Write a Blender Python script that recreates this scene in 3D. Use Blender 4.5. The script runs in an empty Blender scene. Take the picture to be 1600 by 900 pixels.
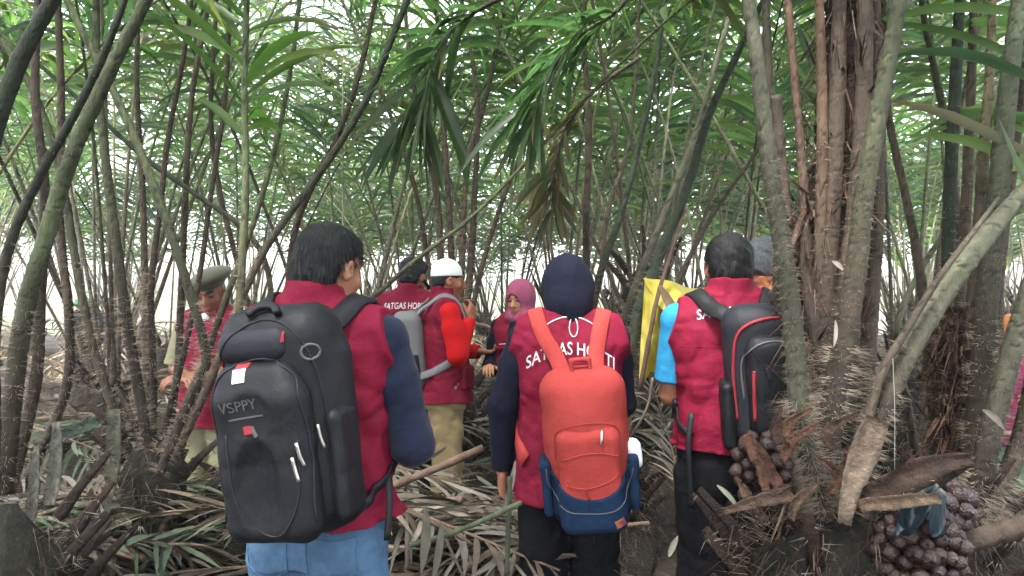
import bpy, math, random
import numpy as np
from mathutils import Vector, Matrix
from mathutils.bvhtree import BVHTree

R_ = math.radians
rnd = random.Random(11)
nprs = np.random.RandomState(5)
sc = bpy.context.scene
COL = sc.collection

# ------------------------------------------------------------------ camera
F_PX = 1155.0
CAM_Z = 1.5
cam_d = bpy.data.cameras.new('camera')
cam_d.sensor_width = 36.0
cam_d.lens = 36.0 * F_PX / 1600.0
cam_d.clip_start = 0.02
cam_d.clip_end = 2000
cam = bpy.data.objects.new('camera', cam_d)
COL.objects.link(cam)
cam.location = (0, 0, CAM_Z)
cam.rotation_euler = (R_(90), 0, 0)
sc.camera = cam

# ------------------------------------------------------------------ light
SUN_EL, SUN_AZ = 62.0, 205.0          # elevation, azimuth (deg, clockwise from +Y)
w = bpy.data.worlds.new('World')
sc.world = w
w.use_nodes = True
nt = w.node_tree
bg = nt.nodes['Background']
sky = nt.nodes.new('ShaderNodeTexSky')
sky.sky_type = 'NISHITA'
sky.sun_disc = False
sky.sun_elevation = R_(SUN_EL)
sky.sun_rotation = R_(SUN_AZ)
sky.air_density = 1.0
sky.dust_density = 2.5
sky.ozone_density = 1.0
hs = nt.nodes.new('ShaderNodeHueSaturation')
hs.inputs['Saturation'].default_value = 0.35
nt.links.new(sky.outputs[0], hs.inputs['Color'])
nt.links.new(hs.outputs[0], bg.inputs[0])
bg.inputs[1].default_value = 0.15

sd = bpy.data.lights.new('sun', 'SUN')
sd.energy = 1.5
sd.angle = R_(14)
sd.color = (1.0, 0.96, 0.9)
sun = bpy.data.objects.new('sun', sd)
COL.objects.link(sun)
_az, _el = R_(SUN_AZ), R_(SUN_EL)
sdir = Vector((math.sin(_az) * math.cos(_el), math.cos(_az) * math.cos(_el), math.sin(_el)))
sun.rotation_euler = (-sdir).to_track_quat('-Z', 'Y').to_euler()
sun.location = (0, -5, 20)

sc.view_settings.view_transform = 'Standard'
sc.view_settings.look = 'None'
sc.view_settings.gamma = 1
sc.view_settings.use_curve_mapping = False
sc.view_settings.exposure = 3.2
try:
    c = sc.cycles
    c.use_denoising = True
    c.max_bounces = 7
    c.diffuse_bounces = 4
    c.glossy_bounces = 2
    c.transmission_bounces = 4
    c.transparent_max_bounces = 4
    c.caustics_reflective = False
    c.caustics_refractive = False
    c.sample_clamp_indirect = 4.0
    c.use_adaptive_sampling = True
    c.adaptive_threshold = 0.02
except Exception:
    pass

# ------------------------------------------------------------------ helpers
def at(px, py, d):
    """a point seen at photo pixel (1600x900) at distance d in front of the camera"""
    return np.array([(px - 800) / F_PX * d, d, CAM_Z - (py - 450) / F_PX * d])

def link(o, parent=None):
    COL.objects.link(o)
    if parent is not None:
        o.parent = parent
    return o

def tag(o, label=None, cat=None, group=None, kind=None):
    if label: o['label'] = label
    if cat: o['category'] = cat
    if group: o['group'] = group
    if kind: o['kind'] = kind
    return o

def empty(name, loc=(0, 0, 0), rz=0.0, s=1.0):
    o = bpy.data.objects.new(name, None)
    o.empty_display_size = 0.1
    o.location = loc
    o.rotation_euler = (0, 0, rz)
    o.scale = (s, s, s)
    return link(o)

def mesh_from(name, V, Fc, cols=None, smooth=True):
    me = bpy.data.meshes.new(name)
    V = np.asarray(V, dtype=np.float32)
    if isinstance(Fc, np.ndarray) and Fc.ndim == 2:
        n, k = Fc.shape
        me.vertices.add(len(V)); me.vertices.foreach_set('co', V.ravel())
        me.loops.add(n * k); me.loops.foreach_set('vertex_index', Fc.astype(np.int32).ravel())
        me.polygons.add(n)
        me.polygons.foreach_set('loop_start', np.arange(0, n * k, k, dtype=np.int32))
        me.polygons.foreach_set('loop_total', np.full(n, k, dtype=np.int32))
        me.update(calc_edges=True)
    else:
        me.from_pydata([tuple(v) for v in V.tolist()], [], Fc)
        me.update()
    if cols is not None:
        ca = me.color_attributes.new('Col', 'FLOAT_COLOR', 'POINT')
        cc = np.ones((len(V), 4), dtype=np.float32)
        cc[:, :3] = cols
        ca.data.foreach_set('color', cc.ravel())
    me.polygons.foreach_set('use_smooth', np.full(len(me.polygons), smooth, dtype=bool))
    return me

def obj(name, me, mat, parent=None):
    if mat is not None and not me.materials:
        me.materials.append(mat)
    return link(bpy.data.objects.new(name, me), parent)

class MB:
    def __init__(self):
        self.V, self.F, self.C, self.n = [], [], [], 0
    def add(self, V, F, col):
        V = np.asarray(V, dtype=float)
        self.V.append(V)
        self.F.extend([tuple(i + self.n for i in f) for f in F])
        c = np.asarray(col, dtype=float)
        if c.ndim == 1:
            c = np.tile(c, (len(V), 1))
        self.C.append(c)
        self.n += len(V)
    def mesh(self, name, smooth=True):
        return mesh_from(name, np.concatenate(self.V), self.F, np.concatenate(self.C), smooth)
    def build(self, name, mat, parent=None, smooth=True):
        return obj(name, self.mesh(name, smooth), mat, parent)

def nrm(v):
    v = np.asarray(v, dtype=float)
    return v / (np.linalg.norm(v) + 1e-9)

def catmull(pts, n):
    P = np.asarray(pts, dtype=float)
    P = np.vstack([2 * P[0] - P[1], P, 2 * P[-1] - P[-2]])
    m = len(P) - 3
    out = []
    for i in range(n):
        t = i / (n - 1) * m
        k = min(int(t), m - 1)
        u = t - k
        a, b, c_, d = P[k], P[k + 1], P[k + 2], P[k + 3]
        out.append(0.5 * ((2 * b) + (-a + c_) * u + (2 * a - 5 * b + 4 * c_ - d) * u * u + (-a + 3 * b - 3 * c_ + d) * u ** 3))
    return np.array(out)

def frames(P):
    T = np.gradient(P, axis=0)
    T /= np.linalg.norm(T, axis=1)[:, None] + 1e-9
    ref = np.array([0.3, 1.0, 0.1])
    A, B = [], []
    a = nrm(np.cross(T[0], ref))
    for t in T:
        a = a - t * np.dot(a, t)
        a = nrm(a)
        A.append(a)
        B.append(np.cross(t, a))
    return T, np.array(A), np.array(B)

def tube(mb, P, rad, col, sides=8, rough=0.0, flat=1.0, rs=None, scars=0):
    P = np.asarray(P, dtype=float)
    rs = rs or nprs
    n = len(P)
    rad = np.broadcast_to(np.asarray(rad, dtype=float), (n,))
    T, A, B = frames(P)
    ang = np.arange(sides) / sides * 2 * math.pi
    rr = rad[:, None] * (1 + rough * (rs.rand(n, sides) - 0.5) * 2)
    dark = np.ones((n, sides))
    if scars:      # broken rings of old spine bases
        i = 2
        while i < n - 2:
            for q in range(rs.randint(2, 5)):
                j0 = rs.randint(sides); w_ = rs.randint(1, max(2, sides // 5 + 1))
                for j in range(j0, j0 + w_):
                    io = i + rs.randint(0, 2); dark[io, j % sides] *= .38; rr[io - 1, j % sides] *= 1.06; dark[io - 1, j % sides] *= 1.25
            i += scars + rs.randint(0, 2)
    V = P[:, None, :] + A[:, None, :] * (np.cos(ang)[None, :, None] * rr[..., None]) + B[:, None, :] * (np.sin(ang)[None, :, None] * rr[..., None] * flat)
    F = []
    for i in range(n - 1):
        for j in range(sides):
            k = (j + 1) % sides
            F.append((i * sides + j, i * sides + k, (i + 1) * sides + k, (i + 1) * sides + j))
    V = V.reshape(-1, 3)
    V = np.vstack([V, P[0], P[-1]])
    c0, c1 = n * sides, n * sides + 1
    for j in range(sides):
        k = (j + 1) % sides
        F.append((c0, k, j))
        F.append((c1, (n - 1) * sides + j, (n - 1) * sides + k))
    col = np.asarray(col, dtype=float)
    if col.ndim == 2:
        cc = np.repeat(col, sides, axis=0)
        cc = np.vstack([cc * dark.reshape(-1, 1), col[0], col[-1]])
        cc = cc * (1 + 0.22 * (rs.rand(len(cc), 1) - 0.5))
    else:
        cc = np.tile(col, (len(V), 1)) * (1 + 0.22 * (rs.rand(len(V), 1) - 0.5))
    mb.add(V, F, cc)

def spines(mb, P, rad, n, lo, hi, L=(0.02, 0.05), down=0.2, col=(0.30, 0.27, 0.22), th=0.0011, rs=None):
    """needles standing out from a stem between fractions lo and hi of its length"""
    rs = rs or nprs
    P = np.asarray(P)
    T, A, B = frames(P)
    rad = np.broadcast_to(np.asarray(rad, dtype=float), (len(P),))
    for _ in range(n):
        t = lo + (hi - lo) * rs.rand()
        x = t * (len(P) - 1)
        i = min(int(x), len(P) - 2)
        u = x - i
        p = P[i] * (1 - u) + P[i + 1] * u
        r = rad[i]
        base = rs.rand() * 2 * math.pi
        for q in range(rs.randint(2, 5)):
            a = base + q * 0.30 + rs.randn() * 0.1
            o = A[i] * math.cos(a) + B[i] * math.sin(a)
            s = np.cross(T[i], o)
            d = nrm(o + T[i] * (-down + rs.randn() * 0.22) + s * rs.randn() * 0.15)
            q0 = p + o * r * 0.9
            l = L[0] + (L[1] - L[0]) * rs.rand()
            v = [q0 + s * th, q0 - s * th, q0 + T[i] * th * 1.5, q0 + d * l]
            mb.add(v, [(0, 2, 3), (2, 1, 3), (1, 0, 3)], np.array(col) * (0.6 + 0.7 * rs.rand()))

def leaflet(mb, p, d, up, L, W, col, droop=0.5, seg=5, fold=0.25, curl=0.0, rs=None, tipcol=None):
    """one blade: folded strip, d = direction, up = face normal; gravity bends it"""
    rs = rs or nprs
    d = nrm(d)
    side = nrm(np.cross(d, up))
    up = np.cross(side, d)
    V, C = [], []
    q = np.array(p, dtype=float)
    col = np.asarray(col, dtype=float)
    for i in range(seg + 1):
        t = i / seg
        wd = W * 0.5 * (0.25 + 0.75 * math.sin(min(1, t * 2.6) * math.pi / 2)) * (1 - max(0, (t - 0.55) / 0.45) ** 1.8)
        if i == seg: wd = W * 0.02
        V += [q - side * wd + up * wd * fold, q - up * wd * 0.1, q + side * wd + up * wd * fold]
        cc = col if tipcol is None else col * (1 - t ** 3) + np.asarray(tipcol) * t ** 3
        C += [cc, cc * 1.12, cc]
        d = nrm(d + np.array([0, 0, -1.0]) * droop / seg * (0.4 + 1.2 * t) + side * curl / seg)
        up = np.cross(side, d)
        q = q + d * L / seg
    F = []
    for i in range(seg):
        a = i * 3
        F += [(a, a + 1, a + 4, a + 3), (a + 1, a + 2, a + 5, a + 4)]
    mb.add(V, F, np.array(C))

# ------------------------------------------------------------------ materials
MATS = {}
def material(name, color=None, rough=0.7, noise=0.0, nscale=20.0, bump=0.0, bscale=80.0, spec=0.3,
             transl=0.0, attr=False, sheen=0.0, rand=0.0, stretch=None, metal=0.0, color2=None, coords='Object', bdist=0.01, vor=0.0):
    m = bpy.data.materials.new(name)
    m.use_nodes = True
    t = m.node_tree
    b = t.nodes['Principled BSDF']
    out = t.nodes['Material Output']
    N, Lk = t.nodes.new, t.links.new
    b.inputs['Roughness'].default_value = rough
    b.inputs['Specular IOR Level'].default_value = spec
    b.inputs['Metallic'].default_value = metal
    if sheen:
        b.inputs['Sheen Weight'].default_value = sheen
        b.inputs['Sheen Roughness'].default_value = 0.5
    tc = N('ShaderNodeTexCoord')
    src = tc.outputs[coords]
    if stretch:
        mp = N('ShaderNodeMapping')
        mp.inputs['Scale'].default_value = stretch
        Lk(src, mp.inputs[0])
        src = mp.outputs[0]
    if attr:
        a = N('ShaderNodeAttribute'); a.attribute_name = 'Col'
        colsock = a.outputs['Color']
    else:
        rgb = N('ShaderNodeRGB'); rgb.outputs[0].default_value = (*color, 1)
        colsock = rgb.outputs[0]
    if noise or color2:
        nz = N('ShaderNodeTexNoise'); nz.inputs['Scale'].default_value = nscale
        nz.inputs['Detail'].default_value = 6; nz.inputs['Roughness'].default_value = 0.6
        Lk(src, nz.inputs['Vector'])
        if color2:
            r = N('ShaderNodeValToRGB')
            r.color_ramp.elements[0].position = 0.42; r.color_ramp.elements[1].position = 0.62
            r.color_ramp.elements[0].color = (0, 0, 0, 1); r.color_ramp.elements[1].color = (1, 1, 1, 1)
            Lk(nz.outputs['Fac'], r.inputs[0])
            mx = N('ShaderNodeMix'); mx.data_type = 'RGBA'
            mx.inputs[7].default_value = (*color2, 1)
            Lk(r.outputs[0], mx.inputs[0]); Lk(colsock, mx.inputs[6])
            colsock = mx.outputs[2]
        if noise:
            mr = N('ShaderNodeMapRange')
            mr.inputs['From Min'].default_value = 0.25; mr.inputs['From Max'].default_value = 0.75
            mr.inputs['To Min'].default_value = 1 - noise; mr.inputs['To Max'].default_value = 1 + noise
            Lk(nz.outputs['Fac'], mr.inputs['Value'])
            vm = N('ShaderNodeVectorMath'); vm.operation = 'SCALE'
            Lk(colsock, vm.inputs[0]); Lk(mr.outputs[0], vm.inputs['Scale'])
            colsock = vm.outputs[0]
    if rand:
        oi = N('ShaderNodeObjectInfo')
        h = N('ShaderNodeHueSaturation')
        m1 = N('ShaderNodeMapRange'); m1.inputs['To Min'].default_value = 0.5 - 0.02 * rand * 2; m1.inputs['To Max'].default_value = 0.5 + 0.015 * rand
        m2 = N('ShaderNodeMapRange'); m2.inputs['To Min'].default_value = 1 - 0.4 * rand; m2.inputs['To Max'].default_value = 1 + 0.4 * rand
        Lk(oi.outputs['Random'], m1.inputs['Value']); Lk(oi.outputs['Random'], m2.inputs['Value'])
        Lk(m1.outputs[0], h.inputs['Hue']); Lk(m2.outputs[0], h.inputs['Value']); Lk(colsock, h.inputs['Color'])
        colsock = h.outputs[0]
    Lk(colsock, b.inputs['Base Color'])
    if bump:
        nb = N('ShaderNodeTexNoise'); nb.inputs['Scale'].default_value = bscale
        nb.inputs['Detail'].default_value = 5; nb.inputs['Roughness'].default_value = 0.65
        Lk(src, nb.inputs['Vector'])
        bp = N('ShaderNodeBump'); bp.inputs['Strength'].default_value = bump; bp.inputs['Distance'].default_value = bdist
        hsock = nb.outputs['Fac']
        if vor:
            vo = N('ShaderNodeTexVoronoi'); vo.inputs['Scale'].default_value = vor
            Lk(src, vo.inputs['Vector'])
            hsock = vo.outputs['Distance']
        Lk(hsock, bp.inputs['Height'])
        Lk(bp.outputs[0], b.inputs['Normal'])
    if transl:
        tr = N('ShaderNodeBsdfTranslucent')
        sc_ = N('ShaderNodeVectorMath'); sc_.operation = 'MULTIPLY'
        sc_.inputs[1].default_value = (1.15, 1.6, 0.85)
        Lk(colsock, sc_.inputs[0]); Lk(sc_.outputs[0], tr.inputs['Color'])
        ms = N('ShaderNodeMixShader'); ms.inputs[0].default_value = transl
        Lk(b.outputs[0], ms.inputs[1]); Lk(tr.outputs[0], ms.inputs[2]); Lk(ms.outputs[0], out.inputs[0])
    MATS[name] = m
    return m

M_leaf = material('palm_leaf', attr=True, rough=0.42, spec=0.5, transl=0.58, rand=0.9, noise=0.15, nscale=6)
M_stem = material('palm_stem', attr=True, rough=0.75, noise=0.45, nscale=22, bump=0.9, bscale=60, rand=0.5, stretch=(1, 1, 0.35), bdist=0.012)
M_bark = material('palm_fibre', attr=True, rough=0.9, noise=0.5, nscale=30, bump=1.0, bscale=90, rand=0.3, bdist=0.02)
M_dry = material('dry_leaf', attr=True, rough=0.8, spec=0.25, transl=0.12, noise=0.3, nscale=14, bump=0.4, bscale=60, rand=0.35)
M_soil = material('soil', color=(0.026, 0.018, 0.013), rough=0.95, noise=0.5, nscale=3.5, bump=1.0, bscale=9, color2=(0.050, 0.039, 0.029), bdist=0.06)
M_vest = material('maroon_cloth', spec=.12, color=(0.155, 0.0060, 0.024), rough=0.72, noise=0.08, nscale=9, bump=0.55, bscale=15, bdist=0.014)
M_navy = material('navy_cloth', color=(0.009, 0.013, 0.032), rough=0.9, spec=.15, noise=0.1, nscale=9, bump=0.55, bscale=15, sheen=0.08, bdist=0.014)
M_navy2 = material('dark_navy_cloth', color=(0.006, 0.007, 0.017), rough=0.9, spec=.15, noise=0.1, nscale=9, bump=0.55, bscale=15, bdist=0.014)
M_black = material('black_cloth', color=(0.004, 0.0042, 0.006), rough=0.9, spec=.15, noise=0.15, nscale=12, bump=0.55, bscale=15, bdist=0.014)
M_red = material('red_shirt', spec=.12, color=(0.40, 0.005, 0.007), rough=0.8, bump=0.55, bscale=15, noise=0.05, bdist=0.014)
M_cyan = material('light_blue_shirt', spec=.12, color=(0.022, 0.19, 0.37), rough=0.8, bump=0.55, bscale=15, noise=0.05, bdist=0.014)
M_khaki = material('khaki_cloth', spec=.12, color=(0.25, 0.185, 0.10), rough=0.85, bump=0.55, bscale=15, noise=0.08, nscale=6, bdist=0.014)
M_olive = material('olive_khaki_cloth', spec=.12, color=(0.21, 0.20, 0.12), rough=0.85, bump=0.55, bscale=15, noise=0.12, nscale=8, bdist=0.014)
M_jean = material('denim', spec=.12, color=(0.044, 0.085, 0.145), rough=0.85, bump=0.55, bscale=15, noise=0.28, nscale=7, bdist=0.014, color2=(0.065, 0.125, 0.21))
M_pink = material('pink_hijab', spec=.12, color=(0.24, 0.06, 0.11), rough=0.85, bump=0.55, bscale=15, noise=0.15, nscale=12, bdist=0.014)
M_skin = material('skin', attr=True, rough=0.5, spec=0.4, noise=0.08, nscale=40, bump=0.15, bscale=220, bdist=0.002)
M_hair = material('black_hair', color=(0.003, 0.003, 0.004), rough=0.5, spec=0.3, bump=0.8, bscale=60, stretch=(3, 3, 0.5), bdist=0.006)
M_grey = material('grey_hair', color=(0.10, 0.105, 0.12), rough=0.6, bump=0.9, bscale=70, noise=0.5, nscale=60, stretch=(2, 2, 1), bdist=0.006)
M_cap = material('white_knit_cap', color=(0.78, 0.80, 0.82), rough=0.85, bump=0.5, bscale=300, bdist=0.003)
M_beret = material('olive_felt', color=(0.055, 0.055, 0.032), rough=0.9, bump=0.3, bscale=200, noise=0.1, sheen=0.3, bdist=0.002)
M_white = material('white_print', color=(0.55, 0.55, 0.56), rough=0.8, noise=0.3, nscale=60)
M_nylon = material('black_nylon', color=(0.0042, 0.0046, 0.007), rough=0.6, spec=0.3, bump=0.35, bscale=22, noise=0.15, nscale=8, bdist=0.009)
M_nylon2 = material('charcoal_nylon', color=(0.011, 0.012, 0.018), rough=0.65, spec=0.3, bump=0.35, bscale=22, noise=0.12, nscale=10, bdist=0.009)
M_bagred = material('coral_red_canvas', spec=.12, color=(0.32, 0.042, 0.038), rough=0.8, bump=0.6, bscale=22, noise=0.08, nscale=9, bdist=0.009)
M_bagnavy = material('navy_canvas', spec=.12, color=(0.008, 0.022, 0.055), rough=0.8, bump=0.6, bscale=22, noise=0.12, nscale=9, bdist=0.009)
M_baggrey = material('grey_canvas', spec=.12, color=(0.16, 0.16, 0.17), rough=0.8, bump=0.6, bscale=22, noise=0.12, nscale=9, bdist=0.009)
M_metal = material('metal', color=(0.55, 0.53, 0.5), rough=0.35, metal=0.9)
M_redtrim = material('red_trim', color=(0.25, 0.02, 0.03), rough=0.6)
M_greytrim = material('grey_trim', color=(0.09, 0.09, 0.10), rough=0.6)
M_print = material('grey_print', color=(0.07, 0.07, 0.073), rough=0.6)
M_mask = material('face_mask', color=(0.72, 0.76, 0.82), rough=0.8)
M_yellow = material('yellow_tarp', color=(0.58, 0.47, 0.08), rough=0.4, spec=0.5, transl=0.3, noise=0.18, nscale=7, bump=0.5, bscale=16, bdist=0.02)
M_plastic = material('dark_plastic', color=(0.018, 0.035, 0.045), rough=0.3, spec=0.6, bump=0.6, bscale=25, bdist=0.01)
M_fruit = material('snake_fruit', color=(0.022, 0.010, 0.008), rough=0.42, spec=0.5, noise=0.5, nscale=3, bump=0.35, bscale=6, vor=12, rand=0.9, bdist=0.012)
M_plaid = material('plaid_cloth', color=(0.42, 0.16, 0.05), rough=0.85, color2=(0.16, 0.03, 0.05), nscale=30, bump=0.2)
M_mag = material('magenta_cloth', color=(0.16, 0.02, 0.06), rough=0.85, noise=0.1, bump=0.2)
M_orange = material('orange_scarf', color=(0.30, 0.11, 0.04), rough=0.85, noise=0.1, bump=0.2)
M_green = material('green_felt', color=(0.07, 0.17, 0.09), rough=0.85, noise=0.1, bump=0.2)
M_field = material('field_grass', color=(0.11, 0.12, 0.07), rough=0.9, noise=0.3, nscale=0.4)
M_bright = material('banana_leaf', attr=True, rough=0.5, spec=0.4, transl=0.4, rand=0.5)

# ------------------------------------------------------------------ implicit surfaces
def cone(a, b, ra, rb, k=0.02, op='u', cuts=None):
    return dict(t='cone', a=np.array(a, float), b=np.array(b, float), ra=ra, rb=rb, k=k, op=op, cuts=cuts or [])
def ell(c, r, k=0.02, op='u', R=None, cuts=None):
    return dict(t='ell', c=np.array(c, float), r=np.array(r, float), k=k, op=op, R=np.eye(3) if R is None else np.array(R), cuts=cuts or [])
def box(c, h, rr, k=0.02, op='u', R=None, cuts=None):
    return dict(t='box', c=np.array(c, float), h=np.array(h, float), rr=rr, k=k, op=op, R=np.eye(3) if R is None else np.array(R), cuts=cuts or [])
def loft(rows, k=0.02, op='u', p=2.3, cuts=None):
    return dict(t='loft', rows=np.array(rows, float), k=k, op=op, p=p, cuts=cuts or [])   # rows z,cx,cy,rx,ry

def prim_bb(p):
    if p['t'] == 'cone':
        r = max(p['ra'], p['rb'])
        return np.minimum(p['a'], p['b']) - r, np.maximum(p['a'], p['b']) + r
    if p['t'] in ('ell', 'box'):
        h = p['r'] if p['t'] == 'ell' else p['h']
        e = np.abs(p['R']) @ h
        return p['c'] - e, p['c'] + e
    r = p['rows']
    return (np.array([(r[:, 1] - r[:, 3]).min(), (r[:, 2] - r[:, 4]).min(), r[0, 0]]),
            np.array([(r[:, 1] + r[:, 3]).max(), (r[:, 2] + r[:, 4]).max(), r[-1, 0]]))

def prim_eval(p, X, Y, Z):
    t = p['t']
    if t == 'cone':
        a, b = p['a'], p['b']
        d = b - a
        L2 = max(d @ d, 1e-9)
        h = np.clip(((X - a[0]) * d[0] + (Y - a[1]) * d[1] + (Z - a[2]) * d[2]) / L2, 0, 1)
        D = np.sqrt((X - a[0] - h * d[0]) ** 2 + (Y - a[1] - h * d[1]) ** 2 + (Z - a[2] - h * d[2]) ** 2) - (p['ra'] + (p['rb'] - p['ra']) * h)
    elif t in ('ell', 'box'):
        c, R = p['c'], p['R']
        x, y, z = X - c[0], Y - c[1], Z - c[2]
        u = x * R[0, 0] + y * R[1, 0] + z * R[2, 0]
        v = x * R[0, 1] + y * R[1, 1] + z * R[2, 1]
        q = x * R[0, 2] + y * R[1, 2] + z * R[2, 2]
        if t == 'ell':
            r = p['r']
            k0 = np.sqrt((u / r[0]) ** 2 + (v / r[1]) ** 2 + (q / r[2]) ** 2)
            k1 = np.sqrt((u / r[0] ** 2) ** 2 + (v / r[1] ** 2) ** 2 + (q / r[2] ** 2) ** 2) + 1e-6
            D = k0 * (k0 - 1) / k1
        else:
            h, rr = p['h'], p['rr']
            a1, b1, c1 = np.abs(u) - (h[0] - rr), np.abs(v) - (h[1] - rr), np.abs(q) - (h[2] - rr)
            D = np.sqrt(np.maximum(a1, 0) ** 2 + np.maximum(b1, 0) ** 2 + np.maximum(c1, 0) ** 2) + np.minimum(np.maximum(a1, np.maximum(b1, c1)), 0) - rr
    else:
        r = p['rows']
        zz = Z.ravel()
        g = [np.interp(zz, r[:, 0], r[:, i]).reshape(Z.shape) for i in (1, 2, 3, 4)]
        pw = p['p']
        q = (np.abs((X - g[0]) / g[2]) ** pw + np.abs((Y - g[1]) / g[3]) ** pw) ** (1 / pw)
        D = (q - 1) * np.minimum(g[2], g[3])
        D = np.maximum(D, np.maximum(r[0, 0] - Z, Z - r[-1, 0]))
    for pt, n in p['cuts']:
        n = nrm(n)
        D = np.maximum(D, (X - pt[0]) * n[0] + (Y - pt[1]) * n[1] + (Z - pt[2]) * n[2])
    return D

def solid(prims, h=0.006, post=None, pad=0.03):
    us = [p for p in prims if p['op'] == 'u']
    bb = [prim_bb(p) for p in us]
    lo = np.min([b[0] for b in bb], axis=0) - pad
    hi = np.max([b[1] for b in bb], axis=0) + pad
    n = np.ceil((hi - lo) / h).astype(int) + 1
    F = np.full(n, 1.0, dtype=np.float32)
    ax = [(lo[i] + np.arange(n[i]) * h).astype(np.float32) for i in range(3)]
    for p in prims:
        b0, b1 = prim_bb(p)
        m = 0.05 + p['k']
        i0 = np.clip(((b0 - m - lo) / h).astype(int), 0, n - 1)
        i1 = np.clip(((b1 + m - lo) / h).astype(int) + 2, 0, n)
        if (i1 <= i0).any():
            continue
        sl = tuple(slice(i0[i], i1[i]) for i in range(3))
        X = ax[0][sl[0]][:, None, None]; Y = ax[1][sl[1]][None, :, None]; Z = ax[2][sl[2]][None, None, :]
        D = prim_eval(p, X, Y, Z).astype(np.float32)
        G = F[sl]
        k = max(p['k'], 1e-4)
        if p['op'] == 'u':
            hh = np.clip(0.5 + 0.5 * (G - D) / k, 0, 1)
            F[sl] = G * (1 - hh) + D * hh - k * hh * (1 - hh)
        elif p['op'] == 's':
            D = -D
            hh = np.clip(0.5 - 0.5 * (G - D) / k, 0, 1)
            F[sl] = G * (1 - hh) + D * hh + k * hh * (1 - hh)
    if post:
        X = ax[0][:, None, None]; Y = ax[1][None, :, None]; Z = ax[2][None, None, :]
        F = post(F, X, Y, Z).astype(np.float32)
    F[0], F[-1], F[:, 0], F[:, -1], F[:, :, 0], F[:, :, -1] = (1,) * 6
    return nets(F, lo, h)

def nets(F, lo, h):
    S = F < 0
    nx, ny, nz = F.shape
    cnt = np.zeros((nx - 1, ny - 1, nz - 1), dtype=np.uint8)
    for a in (0, 1):
        for b in (0, 1):
            for c_ in (0, 1):
                cnt += S[a:nx - 1 + a, b:ny - 1 + b, c_:nz - 1 + c_]
    act = (cnt > 0) & (cnt < 8)
    I, J, K = np.nonzero(act)
    idx = -np.ones(act.shape, dtype=np.int64)
    idx[I, J, K] = np.arange(len(I))
    acc = np.zeros((len(I), 3)); num = np.zeros(len(I))
    cor = [(a, b, c_) for a in (0, 1) for b in (0, 1) for c_ in (0, 1)]
    for p in cor:
        for q in cor:
            if sum(q) - sum(p) == 1 and all(q[i] >= p[i] for i in range(3)):
                f0 = F[I + p[0], J + p[1], K + p[2]]; f1 = F[I + q[0], J + q[1], K + q[2]]
                m = (f0 < 0) != (f1 < 0)
                t = np.where(m, f0 / np.where(m, f0 - f1, 1), 0)
                for i in range(3):
                    acc[:, i] += np.where(m, p[i] + (q[i] - p[i]) * t, 0)
                num += m
    V = lo + (np.stack([I, J, K], 1) + acc / num[:, None]) * h
    Q = []
    for axn in range(3):
        s0 = [slice(None)] * 3; s1 = [slice(None)] * 3
        s0[axn] = slice(0, -1); s1[axn] = slice(1, None)
        A, B = S[tuple(s0)], S[tuple(s1)]
        i, j, k = np.nonzero(A != B)
        g = [i, j, k]
        o = [x for x in range(3) if x != axn]
        ok = (g[o[0]] > 0) & (g[o[1]] > 0) & (g[o[0]] < F.shape[o[0]] - 1) & (g[o[1]] < F.shape[o[1]] - 1)
        g = [x[ok] for x in g]
        fl = A[g[0], g[1], g[2]]
        def cell(d0, d1):
            q = [g[0].copy(), g[1].copy(), g[2].copy()]
            q[o[0]] -= d0; q[o[1]] -= d1
            return idx[q[0], q[1], q[2]]
        a, b, c_, d = cell(1, 1), cell(0, 1), cell(0, 0), cell(1, 0)
        quad = np.stack([a, b, c_, d], 1)
        if axn == 1: fl = ~fl
        quad[~fl] = quad[~fl][:, ::-1]
        Q.append(quad)
    Q = np.concatenate(Q)
    Q = Q[(Q >= 0).all(1)]
    # one light smoothing pass
    for _ in range(1):
        s = np.zeros_like(V); c_ = np.zeros(len(V))
        for a, b in ((0, 1), (1, 2), (2, 3), (3, 0)):
            np.add.at(s, Q[:, a], V[Q[:, b]]); np.add.at(c_, Q[:, a], 1)
            np.add.at(s, Q[:, b], V[Q[:, a]]); np.add.at(c_, Q[:, b], 1)
        V = V * 0.5 + 0.5 * s / np.maximum(c_, 1)[:, None]
    return V, Q

def folds(amp, f, seed, stretch=(1, 1, 1), zdep=None):
    rs = np.random.RandomState(seed)
    D = [(nrm(rs.randn(3) * np.array(stretch)), nrm(rs.randn(3)), rs.rand() * 6, rs.rand() * 6, 0.7 + 0.9 * rs.rand()) for _ in range(5)]
    def fn(F, X, Y, Z):
        s = 0
        for d, e, p1, p2, ff in D:
            wv = np.sin(f * 0.45 * (X * e[0] + Y * e[1] + Z * e[2]) + p2)
            s = s + (1 - 2 * np.abs(np.sin(f * ff * (X * d[0] + Y * d[1] + Z * d[2]) * 0.5 + 1.6 * wv + p1)))
        a = amp * s / 2.2
        if zdep is not None:
            a = a * zdep(X, Y, Z)
        return F + a
    return fn

def rotm(rx=0, ry=0, rz=0):
    m = Matrix.Rotation(R_(rz), 3, 'Z') @ Matrix.Rotation(R_(ry), 3, 'Y') @ Matrix.Rotation(R_(rx), 3, 'X')
    return np.array(m)

def xform(prims, Rm, off):
    out = []
    for p in prims:
        q = dict(p)
        if p['t'] == 'cone':
            q['a'] = Rm @ p['a'] + off; q['b'] = Rm @ p['b'] + off
        else:
            q['c'] = Rm @ p['c'] + off; q['R'] = Rm @ p['R']
        q['cuts'] = [(Rm @ np.array(a, float) + off, Rm @ np.array(n, float)) for a, n in p['cuts']]
        out.append(q)
    return out

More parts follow.
